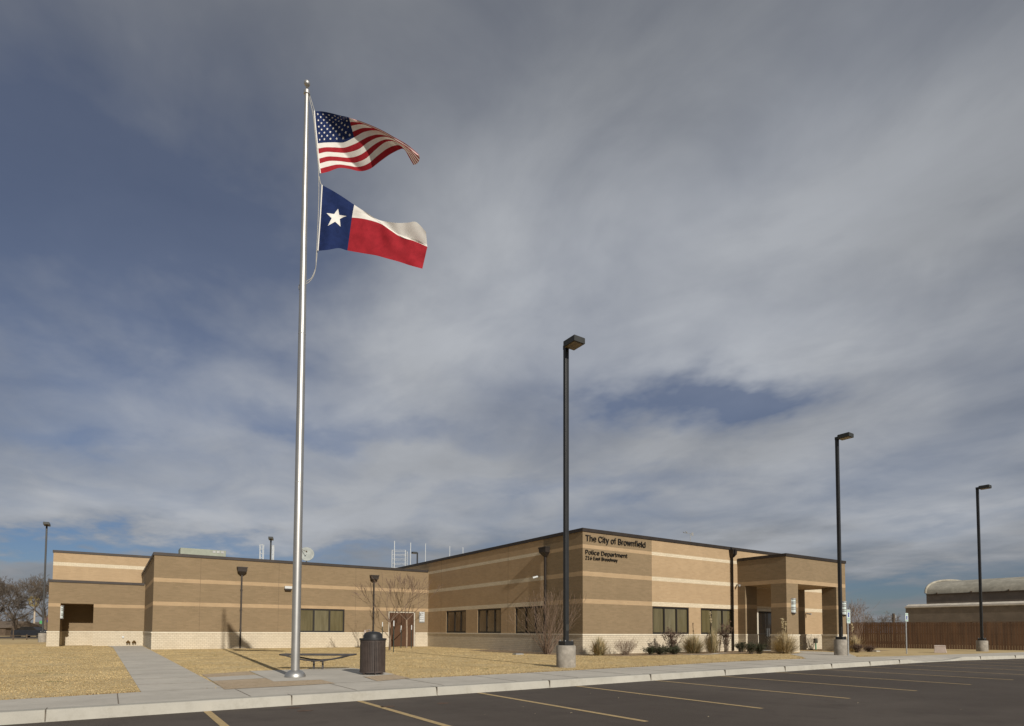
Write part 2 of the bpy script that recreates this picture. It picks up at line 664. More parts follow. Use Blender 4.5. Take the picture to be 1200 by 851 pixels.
# kerb: battered face, top strip, dropped at the ramp
m = MB()
sec = []
us = sorted(set([p[0] for p in kerb_line] + [x for x in np.arange(-75, 75, 1.0)]))
for u in us:
    v = kv(u)
    top = .012
    if 8.5 <= u <= 13.8:
        k = min(1, (u-8.5)/1.2, (13.8-u)/1.2)
        top = .012 - .125*k
    sec.append([(u, v, -.16), (u, v+.035, top-.03), (u, v+.06, top-.004), (u, v+.09, top), (u, v+.29, top-.002), (u, v+.29, -.16)])
vs = [p for s_ in sec for p in s_]
fs = []
for i in range(len(sec)-1):
    for k in range(5):
        a = i*6+k
        fs.append((a, a+6, a+7, a+1))
m.add(vs, fs)
struct('kerb', m, M['kerb'])
m = MB()
for u in (-19.6, -16.35, -13.6, -10.75, -7.35, -4.1, -.9, 2.1, 5.0, 7.6, 15.2, 18.4, 21.5):
    v = kv(u)
    m.box(u-.006, u+.006, v-.004, v+.292, -.14, .0145)
for x in np.arange(-30, 20, 1.83):
    if x < 5.4:
        vb, vf = kv(x, back_line), kv(x)+.295
        m.box(x-.008+.25, x+.008+.25, vf, vb, -.02, .0095)
tag(m.build('pavement_joints', M['joint']), kind='structure')

# sidewalk, ramp apron, entrance walk
m = MB()
bl = [(u, v) for u, v in back_line]
right_back = [G(x, y).xy[:] for x, y in ((1000, 768.6), (1020, 769.4), (1050, 770.6), (1071, 767.8), (1110, 767.4), (1200, 767))]
right_back = [(p[0], p[1]) for p in right_back]
poly = [(u, v+.29) for u, v in kerb_line if u <= 8.5] + [(b[0], b[1]) for b in reversed(bl)]
m.sheet(poly, .006)
struct('sidewalk', m, M['walk'])
m = MB()
m.sheet([(8.5, kv(8.5)+.29), (8.52, kv(8.5)+1.3), (13.78, kv(13.8)+1.3), (13.8, kv(13.8)+.29), (18.8, kv(18.8)+.29), (30, kv(30)+.29), (30, -9.9),
         (24.5, -9.45), (21.0, -9.2), (16.0, -8.9), (13.4, -8.75), (11.2, -8.6), (9.4, -8.1), (7.6, -7.9), (5.5, -7.95)], .0062)
m.sheet([(5.5, -7.95), (9.4, -8.1), (13.6, -5.6), (15.2, -3.4), (15.2, -.02), (13.3, -.02), (13.25, -3.3), (9.8, -4.6), (7.3, -6.7)], .0064)
struct('sidewalk', m, M['walk'])
m = MB()
for i in range(20):
    ua, ub = 8.5+5.3*i/20, 8.5+5.3*(i+1)/20
    tz = lambda u: .010-.125*max(0, min(1, (u-8.5)/1.2, (13.8-u)/1.2))
    m.quad((ua, kv(ua)+.28, tz(ua)), (ub, kv(ub)+.28, tz(ub)), (ub, kv(ub)+1.32, .0065), (ua, kv(ua)+1.32, .0065))
struct('ramp', m, M['walk'])
m = MB()
m.sheet([(-18.42, -9.64), (-17.1, -9.53), (-17.04, 16.8), (-17.04, 26.6), (-19.0, 26.6), (-18.7, 22.0)], .008)
struct('path', m, M['walk'])
m = MB()
for vv in np.arange(-8, 26, 1.6):
    m.box(-18.5, -17.06, vv-.008, vv+.008, 0, .0105)
tag(m.build('path_joints', M['joint']), kind='structure')
# plaza around the flagpole, gravel panels beside it
P_ = lambda pts: [tuple(G(x, y))[:2] for x, y in pts]
m = MB()
m.sheet(P_([(292, 786.8), (360, 784.6), (412, 783.2), (424, 784.6), (440, 786.2), (462, 790.5), (446, 792.8), (425, 793.6), (441, 798.7), (391, 801.0), (376, 797.0),
            (321, 799.2), (303, 791.5)]), .010)
m.sheet(P_([(242, 794.6), (300, 791.2), (311, 795.2), (249, 798.6)]), .0105)
struct('plaza', m, M['walk'])
m = MB()
m.sheet(P_([(236, 790.8), (291, 786.9), (299, 791.0), (243, 794.4)]), .006)
m.sheet(P_([(249, 798.8), (311, 795.4), (321, 799.4), (376, 797.2), (393, 801.4), (340, 804.6), (263, 808.6)]), .0125)
m.sheet(P_([(427, 793.8), (461, 790.8), (481, 795.4), (442, 798.9)]), .0125)
struct('gravel_panel', m, M['gravel'])
m = MB()
m.sheet([(.02, -.03), (.1, -2.3), (2.5, -2.6), (4.6, -2.3), (6.0, -2.9), (8.5, -3.1), (11.8, -2.9), (11.95, -.03)], .005)
m.sheet([(-.03, 1.2), (-.03, 8.5), (-1.7, 7.8), (-2.1, 5), (-1.8, 2), (-.9, -1.2), (-.03, -1)], .005)
m.sheet([(18.4, -.03), (18.4, -4.4), (21.5, -4.2), (22.4, -.03)], .005)
struct('planting_bed', m, M['mulch'])
m = MB()
arc = [(4.2, -2.55), (5.2, -2.95), (6.2, -2.75), (7.2, -2.2), (8.2, -2.0)]
for a, b in zip(arc[:-1], arc[1:]):
    m.quad((a[0], a[1]-.16, .012), (b[0], b[1]-.16, .012), (b[0], b[1]+.16, .012), (a[0], a[1]+.16, .012))
struct('path', m, M['walk'])

# parking bay lines
m = MB()
for u in (-25.2, -22.7, -20.3, -17.63, -15.19, -12.66, -9.98, -7.2, -4.4, -1.5, 1.3, 4.1, 6.9, 9.7, 12.6, 15.4, 18.2, 21.0, 24.0):
    v0 = kv(u)-.03
    m.sheet([(u-.052, v0), (u+.052, v0), (u+.052, -16.15), (u-.052, -16.15)][::-1], -.146)
tag(m.build('parking_lines', M['paint']), kind='structure')
m = MB()
rr = random.Random(3)
for (x, y) in ((345, 829.5), (357, 833), (455, 828), (520, 824)):
    c = G(x, y, -.146)
    m.sheet([(c.x+.16*rr.uniform(.5, 1)*math.cos(a), c.y+.10*rr.uniform(.5, 1)*math.sin(a)) for a in np.arange(0, 6.2, .6)], -.146)
tag(m.build('road_stains', M['oil']), kind='structure')

m = MB()
for i in range(14):
    c = G(rr.uniform(60, 1150), rr.uniform(812, 850), -.144)
    if c.y > kv(c.x)-.1:
        continue
    a = rr.uniform(0, 6.28)
    e1_, e2_ = Vector((math.cos(a), math.sin(a), .1))*.022, Vector((-math.sin(a), math.cos(a), .25))*.013
    m.quad(c-e1_, c-e2_*.2+Vector((0, 0, .006)), c+e1_, c+e2_+Vector((0, 0, .006)))
tag(m.build('leaf_litter', M['straw2']), 'a few pale dry leaves scattered on the parking lot', 'leaves', kind='stuff')

# ------------------------------------------------------------------ the building
ZL, ZC, ZW, ZP, ZLOW, ZUP = .96, 6.125, 5.46, 5.48, 4.34, 6.85
V1, W1, VL, UL, VU = 16.9, -16.94, 26.66, -22.24, 32.3
bld = thing('civic_building', 'low flat-roofed brick city building with brown and tan bands and square entrance canopy', 'building', (0, 0, 0))
BM = [M['brown'], M['tan'], M['cream'], M['base']]
BANDS = [(2.47, 2.69), (3.81, 4.03), (5.16, 5.34)]


def fac(mb, axis, const, a0, a1, z0, z1, mf, brk=(), holes=(), depth=.14, flip=False):
    """one facade sheet cut into brick zones; axis 'x' runs along x at y=const, 'y' runs along y at x=const"""
    A = sorted(set([a0, a1]+[b for b in brk if a0 < b < a1]+[x for h in holes for x in h[:2] if a0 < x < a1]))
    Zs = sorted(set([z0, z1]+[z for b in BANDS for z in b if z0 < z < z1]+[x for h in holes for x in h[2:4] if z0 < x < z1]))
    P = (lambda a, z, d=0: (a, const+d, z)) if axis == 'x' else (lambda a, z, d=0: (const+d, a, z))
    for i in range(len(A)-1):
        for k in range(len(Zs)-1):
            am, zm = (A[i]+A[i+1])/2, (Zs[k]+Zs[k+1])/2
            if any(h[0] < am < h[1] and h[2] < zm < h[3] for h in holes):
                continue
            q = [P(A[i], Zs[k]), P(A[i+1], Zs[k]), P(A[i+1], Zs[k+1]), P(A[i], Zs[k+1])]
            mb.quad(*(q[::-1] if flip else q), mi=mf(am, zm))
    for h in holes:
        dd = depth if not flip else -depth
        b0, b1, c0, c1 = h[:4]
        c0 = max(c0, z0)
        mi = mf((b0+b1)/2, c1+.01) if False else mf(b0-.05, (c0+c1)/2)
        zs2 = [c0]+[z for b in BANDS for z in b if c0 < z < c1]+[c1]
        for e in (b0, b1):
            for k in range(len(zs2)-1):
                mb.quad(P(e, zs2[k]), P(e, zs2[k], dd), P(e, zs2[k+1], dd), P(e, zs2[k+1]), mi=mf(e-.05 if e == b0 else e+.05, (zs2[k]+zs2[k+1])/2))
        if c1 > ZL+.01:
            mb.quad(P(b0, c1), P(b0, c1, dd), P(b1, c1, dd), P(b1, c1), mi=mi)
        if h[2] >= ZL-.001:
            mb.quad(P(b0, c0), P(b0, c0, dd), P(b1, c0, dd), P(b1, c0), mi=mi)


def inband(z, bands=BANDS):
    return any(a < z < b for a, b in bands)


brownz = lambda a, z: 1 if inband(z) else 0
tanz = lambda a, z: 2 if inband(z) else 1
only = lambda i: (lambda a, z: i)
# main block
mainx = lambda a, z: (brownz if a < 4.77 else tanz)(a, z)
mainy = lambda a, z: (brownz if a < 3.16 else tanz)(a, z)
WR = [(4.79, 7.67, ZL, 2.45), (8.68, 11.60, ZL, 2.45)]
WLf = [(11.42, 14.12, ZL, 2.45), (7.27, 9.95, ZL, 2.45), (3.11, 5.81, ZL, 2.45)]
DOOR = (13.84, 16.2, 0, 2.56)
m = MB()
fac(m, 'x', 0, 0, 22.5, ZL, ZC-.1, mainx, (4.77,), WR+[DOOR])
fac(m, 'y', 0, 0, 24.0, ZL, ZC-.1, mainy, (3.16,), WLf)
fac(m, 'x', 24.0, 0, 22.5, 0, ZC-.1, tanz)
fac(m, 'y', 22.5, 0, 24.0, 0, ZC-.1, tanz)
fac(m, 'x', -.03, -.03, 22.53, 0, ZL, only(3), (), [DOOR], depth=.17)
fac(m, 'y', -.03, -.03, 24.0, 0, ZL, only(3))
main_wall = m.build('brick_wall', BM, bld)
tag(main_wall, 'tall main block walls, brown brick at the corner and tan brick beyond')
# wing, with the return at its left end
WW = (-9.0, -6.07, ZL, 2.50)
WD = (-3.01, -1.01, 0, 2.45)
m = MB()
WB = [(2.47, 2.69), (3.81, 4.03)]
wingz = lambda a, z: 1 if inband(z, WB) else 0
fac(m, 'x', V1, W1, 0, ZL, ZW-.1, wingz, (), [WW, WD])
fac(m, 'y', W1, V1, 42, ZL, ZW-.1, wingz)
fac(m, 'x', V1-.03, W1-.03, -.03, 0, ZL, only(3), (), [WD], depth=.17)
fac(m, 'y', W1-.03, V1-.03, 42, 0, ZL, only(3))
fac(m, 'x', 42, W1, 0, 0, ZW-.1, wingz)
fac(m, 'y', 0, 24, 42, 0, ZW-.1, wingz)
wing_wall = m.build('brick_wall', BM, bld)
tag(wing_wall, 'lower wing walls of brown brick with two tan bands')
# low end section with alcove
LB = [(2.58, 2.80)]
lowz = lambda a, z: 1 if inband(z, LB) else 0
AL = (-21.61, -19.84, 0, 2.80)
save = BANDS
BANDS = LB
m = MB()
fac(m, 'x', VL, UL, W1, ZL, ZLOW-.1, lowz, (), [AL], depth=2.5)
fac(m, 'x', VL-.03, UL-.03, W1, 0, ZL, only(3), (), [(AL[0], AL[1], 0, ZL)], depth=2.5)
fac(m, 'x', VL+2.5, AL[0], AL[1], ZL, 2.8, only(0))
fac(m, 'x', VL+2.47, AL[0], AL[1], 0, ZL, only(3))
fac(m, 'y', UL, VL, VU, 0, ZLOW-.1, lowz)
low_wall = m.build('brick_wall', BM, bld)
tag(low_wall, 'low end walls with a dark square alcove')
BANDS = [(5.74, 6.0)]
m = MB()
fac(m, 'x', VU, -22.44, -3, ZLOW-.3, ZUP-.1, lambda a, z: 2 if inband(z, BANDS) else 1)
fac(m, 'y', -22.44, VU, 46, 0, ZUP-.1, lambda a, z: 2 if inband(z, BANDS) else 1)
fac(m, 'y', -3, VU, 46, 0, ZUP-.1, lambda a, z: 2 if inband(z, BANDS) else 1)
fac(m, 'x', 46, -22.44, -3, 0, ZUP-.1, only(1))
up_wall = m.build('brick_wall', BM, bld)
tag(up_wall, 'tan brick upper wall rising behind the low end, with a cream band')
# entrance canopy: header box, two free posts, two piers
PB = [(2.50, 2.73), (3.83, 4.05)]
BANDS = PB
pz = lambda a, z: 1 if inband(z, PB) else 0
PU0, PU1, PV = 12.04, 18.30, -3.095
m = MB()
for ax, cst, a0, a1 in (('x', PV, PU0, PU1), ('y', PU0, PV, 0), ('y', PU1, PV, 0)):
    fac(m, ax, cst, a0, a1, 3.83, ZP-.1, pz)
for ax, cst, a0, a1 in (('x', PV+.93, PU0+1.1, PU1-1.06), ('y', PU0+.5, PV+.93, 0), ('y', PU1-.5, PV+.93, 0)):
    pass
m.quad((PU0, PV, 3.83), (PU0, 0, 3.83), (PU1, 0, 3.83), (PU1, PV, 3.83), 1)
canopy = m.build('canopy', BM, bld)
tag(canopy, 'square brown brick entrance canopy')


def post(u0, u1, v0, v1, name='post'):
    q = MB()
    for ax, cst, a0, a1 in (('x', v0, u0, u1), ('x', v1, u0, u1), ('y', u0, v0, v1), ('y', u1, v0, v1)):
        fac(q, ax, cst, a0, a1, ZL, 3.829, pz)
    e = .03
    for ax, cst, a0, a1 in (('x', v0-e, u0-e, u1+e), ('x', v1+e, u0-e, u1+e), ('y', u0-e, v0-e, v1+e), ('y', u1+e, v0-e, v1+e)):
        if v1 > -.1 and ax == 'x' and cst > -.1:
            continue
        fac(q, ax, cst, a0, min(a1, -.031) if (ax == 'y' and v1 > -.1) else a1, 0, ZL, only(3))
    p = q.build(name, BM, bld)
    lq = MB()
    vt = v1+.06 if v1 < -.1 else -.062
    lq.box(u0-.06, u1+.06, v0-.06, vt, ZL-.035, ZL+.03)
    lq.build('ledge', M['stone'], p)
    return p


postL = post(PU0, 13.17, PV, -2.16)
postR = post(17.24, PU1, PV, -2.21)
post(PU0, 13.17, -.51, -.001, 'pier')
post(17.24, PU1, -.51, -.001, 'pier')
BANDS = save

# ledges
m = MB()
L0, L1_ = ZL-.035, ZL+.028


def ledge(par, axis, const, a0, a1, back=.05):
    mb = MB()
    if axis == 'x':
        mb.box(a0, a1, const-.06, const+back, L0, L1_)
    else:
        mb.box(const-.06, const+back, a0, a1, L0, L1_)
    mb.build('ledge', M['stone'], par)


ledge(main_wall, 'x', 0, .051, 11.97)
ledge(main_wall, 'x', 0, 13.24, 13.84)
ledge(main_wall, 'x', 0, 18.37, 22.5)
ledge(main_wall, 'y', 0, -.06, 16.83)
ledge(wing_wall, 'x', V1, W1+.051, -3.01)
ledge(wing_wall, 'x', V1, -1.01, -.07)
ledge(wing_wall, 'y', W1, V1-.06, 26.59)
ledge(low_wall, 'x', VL, UL-.06, AL[0])
ledge(low_wall, 'x', VL, AL[1], W1-.07)
ledge(low_wall, 'x', VL+2.5, AL[0]+.005, AL[1]-.005)


def coping(mb, pts, z, wd=.32):
    """metal cap along an outline, butted piece to piece"""
    for (x0, x1, y0, y1) in pts:
        mb.box(x0, x1, y0, y1, z-.165, z)
        # drip lip
    return mb


m = MB()
o_, i_ = -.05, .30
coping(m, [(o_, 22.55, o_, i_), (o_, i_, i_, 24.05), (22.2, 22.55, i_, 24.05), (i_, 22.2, 23.7, 24.05)], ZC)
m.build('coping', M['bronze'], main_wall)
m = MB()
coping(m, [(W1+o_, -.052, V1+o_, V1+i_), (W1+o_, W1+i_, V1+i_, 42.05), (W1+i_, -.052, 41.7, 42.05)], ZW)
m.build('coping', M['bronze'], wing_wall)
m = MB()
coping(m, [(UL+o_, W1-.052, VL+o_, VL+i_), (UL+o_, UL+i_, VL+i_, VU-.01)], ZLOW)
m.build('coping', M['bronze'], low_wall)
m = MB()
coping(m, [(-22.44+o_, -2.95, VU+o_, VU+i_), (-22.44+o_, -22.14, VU+i_, 46.05), (-3.3, -2.95, VU+i_, 46.05), (-22.14, -3.3, 45.7, 46.05)], ZUP)
m.build('coping', M['bronze'], up_wall)
m = MB()
coping(m, [(PU0+o_, PU1+.05, PV+o_, PV+i_), (PU0+o_, PU0+i_, PV+i_, -.052), (PU1-.25, PU1+.05, PV+i_, -.052)], ZP)
m.build('coping', M['bronze'], canopy)
for (a, b, c, d, z, par) in ((.02, 22.48, .02, 23.98, ZC-.5, main_wall), (W1+.02, -.02, V1+.02, 41.98, ZW-.45, wing_wall),
                             (UL+.02, W1-.02, VL+.02, VU-.02, ZLOW-.4, low_wall), (-22.42, -3.02, VU+.02, 45.98, ZUP-.4, up_wall),
                             (PU0+.02, PU1-.02, PV+.02, -.02, ZP-.3, canopy)):
    q = MB()
    q.box(a, b, c, d, z-.1, z)
    q.build('roof', M['roof'], par)


def window(axis, const, a0, a1, z0, z1, muls, pane, par, depth=.075):
    P = (lambda q, x0, x1, d0, d1, za, zb, mi=0: q.box(x0, x1, const+d0, const+d1, za, zb, mi)) if axis == 'x' else \
        (lambda q, x0, x1, d0, d1, za, zb, mi=0: q.box(const+d0, const+d1, x0, x1, za, zb, mi))
    fw = .09
    muls = sorted(muls)
    q = MB()
    zb = z0+.03
    P(q, a0+.004, a0+fw, depth-.05, depth+.03, zb, z1-.004)
    P(q, a1-fw, a1-.004, depth-.05, depth+.03, zb, z1-.004)
    P(q, a0+fw, a1-fw, depth-.05, depth+.03, z1-fw, z1-.004)
    P(q, a0+fw, a1-fw, depth-.05, depth+.03, zb, zb+fw)
    for mm in muls:
        P(q, mm-.055, mm+.055, depth-.048, depth+.03, zb+fw, z1-fw)
    fr = q.build('window', M['window'], par)
    ed = [a0+fw]+[x for mm in muls for x in (mm-.055, mm+.055)]+[a1-fw]
    for i in range(0, len(ed), 2):
        q = MB()
        P(q, ed[i], ed[i+1], depth, depth+.015, zb+fw, z1-fw)
        q.build('pane', pane if (i//2) % 2 == 0 or pane is M['panelightened'] else M['pane2'], fr)
    return fr


w1_ = window('x', 0, *WR[0], (5.72, 6.70), M['pane'], bld)
w2_ = window('x', 0, *WR[1], (9.62, 10.62), M['pane'], bld)
for h, ml in zip(WLf, ((13.0, 12.15), (8.95, 8.02), (4.80, 3.93))):
    window('y', 0, *h, ml, M['panelightened'], bld)
window('x', V1, *WW, (-8.06, -7.05), M['pane'], bld)

# brown double door of the wing, glazed entrance door under the canopy
q = MB()
q.box(WD[0]+.002, WD[0]+.08, V1+.02, V1+.12, 0, 2.445)
q.box(WD[1]-.08, WD[1]-.002, V1+.02, V1+.12, 0, 2.445)
q.box(WD[0]+.08, WD[1]-.08, V1+.02, V1+.12, 2.36, 2.445)
dr = q.build('door', M['doorframe'], bld)
tag(dr, 'brown solid double door at the inner corner of the wing')
for a, b in ((WD[0]+.085, -2.02), (-2.0, WD[1]-.085)):
    q = MB()
    q.box(a, b, V1+.05, V1+.10, .02, 2.355)
    q.build('door_leaf', M['door'], dr, bevel=.006)
q = MB()
q.tube([(-2.12, V1-.01, 1.0), (-2.12, V1-.01, 1.25)], .012)
q.tube([(-2.12, V1-.01, 1.0), (-2.12, V1+.05, 1.0)], .01)
q.tube([(-2.12, V1-.01, 1.25), (-2.12, V1+.05, 1.25)], .01)
q.build('handle', M['galv'], dr)
q = MB()
q.box(DOOR[0]+.002, DOOR[0]+.16, -.045, .10, 0, 2.555)
q.box(DOOR[1]-.16, DOOR[1]-.002, -.045, .10, 0, 2.555)
q.box(DOOR[0]+.16, DOOR[1]-.16, -.045, .10, 2.40, 2.555)
dr = q.build('door', M['doorframe'], bld)
tag(dr, 'dark glazed entrance door under the canopy')
for a, b in ((14.0, 15.01), (15.03, 16.04)):
    q = MB()
    q.box(a, a+.07, .02, .07, .02, 2.39)
    q.box(b-.07, b, .02, .07, .02, 2.39)
    q.box(a+.07, b-.07, .02, .07, 2.30, 2.39)
    q.box(a+.07, b-.07, .02, .07, .02, .22)
    q.box(a+.07, b-.07, .02, .07, .98, 1.04)
    lf = q.build('door_leaf', M['window'], dr)
    q = MB()
    q.box(a+.07, b-.07, .04, .05, .22, .98)
    q.box(a+.07, b-.07, .04, .05, 1.04, 2.30)
    q.build('pane', M['doorglass'], dr)
q = MB()
for hx in (14.92, 15.12):
    q.tube([(hx, -.01, .85), (hx, -.01, 1.35)], .015)
    q.tube([(hx, -.01, .9), (hx, .04, .9)], .01)
    q.tube([(hx, -.01, 1.3), (hx, .04, 1.3)], .01)
q.build('handle', M['galv'], dr)


def downspout(axis, a, const, ztop, zhead, hw=.27, par=bld, zb=.02):
    """conductor head with a sloped throat and a square pipe"""
    q = MB()
    def bx(x0, x1, d0, d1, za, zc):
        if axis == 'x':
            q.box(x0, x1, const-d1, const-d0, za, zc)
        else:
            q.box(const-d1, const-d0, x0, x1, za, zc)
    bx(a-.042, a+.042, .045, .125, zb, zhead+.02)
    for z in (1.1, 2.3, 3.5):
        if z < zhead-.2:
            bx(a-.065, a+.065, .032, .13, z, z+.04)
    p = q.build('downspout', M['bronze'], par)
    q = MB()
    tw, bw_ = hw, .085
    d0, d1 = .005, .30
    zt, zm, zl_ = ztop, ztop-.27, zhead
    ring = lambda x, dd, z: [(a-x, d0, z), (a+x, d0, z), (a+x, dd, z), (a-x, dd, z)]
    rs = [ring(bw_, .15, zl_), ring(tw*.92, d1-.02, zm), ring(tw, d1, zt-.05), ring(tw+.02, d1+.02, zt-.05), ring(tw+.02, d1+.02, zt)]
    vs = []
    for rg in rs:
        for (x, d, z) in rg:
            vs.append((x, const-d, z) if axis == 'x' else (const-d, x, z))
    fs = [(i*4+k, i*4+(k+1) % 4, (i+1)*4+(k+1) % 4, (i+1)*4+k) for i in range(4) for k in range(4)]+[(0, 1, 2, 3), (16, 17, 18, 19)]
    q.add(vs, fs)
    q.build('conductor_head', M['bronze'], p)
    return p


downspout('x', -12.40, V1, 4.89, 4.42)
downspout('x', -4.11, V1, 4.86, 4.42)
downspout('y', 2.90, 0, 5.50, 5.02, .30)
downspout('x', 11.45, 0, 5.955, 5.50, .19)

for u in (-10.25, -5.35, -14.6):
    q = MB()
    q.box(u-.007, u+.007, V1-.003, V1+.001, ZL+.03, ZW-.17)
    q.build('control_joint', M['jointline'], wing_wall)
for v in (6.54, 14.9):
    q = MB()
    q.box(-.003, .001, v-.007, v+.007, ZL+.03, ZC-.17)
    q.build('control_joint', M['jointline'], main_wall)
# louvre, wall lights, cameras, hose connections
q = MB()
q.box(-.72, -.30, V1-.05, V1-.003, 1.70, 2.47)
lv = q.build('louvre_vent', M['grey'], bld)
for k in range(5):
    q = MB()
    z = 1.78+k*.14
    q.add([(-.69, V1-.055, z), (-.33, V1-.055, z), (-.33, V1-.10, z-.01), (-.69, V1-.10, z-.01), (-.69, V1-.055, z+.08), (-.33, V1-.055, z+.08), (-.33, V1-.07, z+.08), (-.69, V1-.07, z+.08)],
          [(0, 1, 2, 3), (4, 5, 6, 7), (2, 3, 7, 6), (0, 3, 7, 4), (1, 2, 6, 5)])
    q.build('slat', M['white'], lv)
q = MB()
q.box(-9.93, -9.49, V1-.22, V1-.003, 3.70, 3.86)
wl = q.build('wall_light', M['white'], bld, bevel=.01)
q = MB()
q.box(-9.90, -9.52, V1-.2, V1-.02, 3.60, 3.70)
q.build('housing', M['bronze'], wl)
for (c, dv, nm) in (((11.92, -.12, 3.9), (-.6, -1, -.25), 'x'), ((-.14, 3.55, 4.0), (-1, .35, -.3), 'y'), ((19.25, -.14, 2.35), (0, -1, -.2), 'x')):
    q = MB()
    c = Vector(c)
    d = Vector(dv).normalized()
    q.tube([c-d*.04, c+d*.20], .055, 10)
    q.tube([c+d*.2, c+d*.235], .062, 10)
    cm = q.build('security_camera', M['white'] if nm == 'y' else M['grey'], bld, smooth='auto')
    q = MB()
    wallp = Vector((c.x, -.003, c.z+.02)) if nm == 'x' else Vector((-.003, c.y, c.z+.02))
    q.tube([c, wallp], .022, 8)
    q.build('bracket', M['white'] if nm == 'y' else M['grey'], cm)
for u in (-17.84, -17.50):
    q = MB()
    q.tube([(u, VL-.03, .33), (u, VL-.16, .32)], .05, 10)
    q.tube([(u, VL-.16, .34), (u-.07, VL-.25, .24)], .045, 10)
    q.tube([(u, VL-.16, .34), (u+.07, VL-.25, .24)], .045, 10)
    q.tube([(u-.06, VL-.24, .25), (u-.085, VL-.28, .215)], .058, 10)
    q.tube([(u+.06, VL-.24, .25), (u+.085, VL-.28, .215)], .058, 10)
    q.build('hose_connection', M['brass'], bld, smooth='auto')
q = MB()
q.box(-18.2, -18.08, VL-.10, VL-.033, .55, .66)
q.build('junction_box', M['white'], bld)


def sconce(cx, cy, z0, z1, nx, ny, par):
    """half round louvred wall lamp, convex towards (nx, ny)"""
    base = math.atan2(ny, nx)
    q = MB()
    q.box(-.02, .02, -.17, .17, z0+.03, z1-.03, T=Matrix.Translation((cx, cy, 0)) @ Matrix.Rotation(base, 4, 'Z'))
    root = q.build('sconce', M['white'], par)

    def half(r, za, zb, name, mt):
        q = MB()
        n = 10
        pts = [(cx+r*math.cos(base-math.pi/2+math.pi*i/n), cy+r*math.sin(base-math.pi/2+math.pi*i/n)) for i in range(n+1)]
        q.prism(pts, za, zb)
        return q.build(name, mt, root, smooth='auto')
    half(.17, z0, z0+.07, 'cap', M['grey'])
    half(.17, z1-.07, z1, 'cap', M['grey'])
    half(.135, z0+.07, z1-.07, 'diffuser', M['signw'])
    for zc in (z0+.20, z0+.30, z1-.32, z1-.22):
        half(.172, zc, zc+.045, 'ring', M['grey'])
    q = MB()
    q.lathe([(.01, 0), (.05, .05), (.09, .1)], 10, (cx+nx*.07, cy+ny*.07, z0-.10))
    q.build('finial', M['bronze'], root)


sconce(12.62, PV-.02, 2.18, 3.0, 0, -1, bld)
sconce(18.02, PV-.02, 2.18, 3.0, 0, -1, bld)
sconce(AL[0]+.02, VL+.2, 1.80, 2.66, 1, 0, bld)


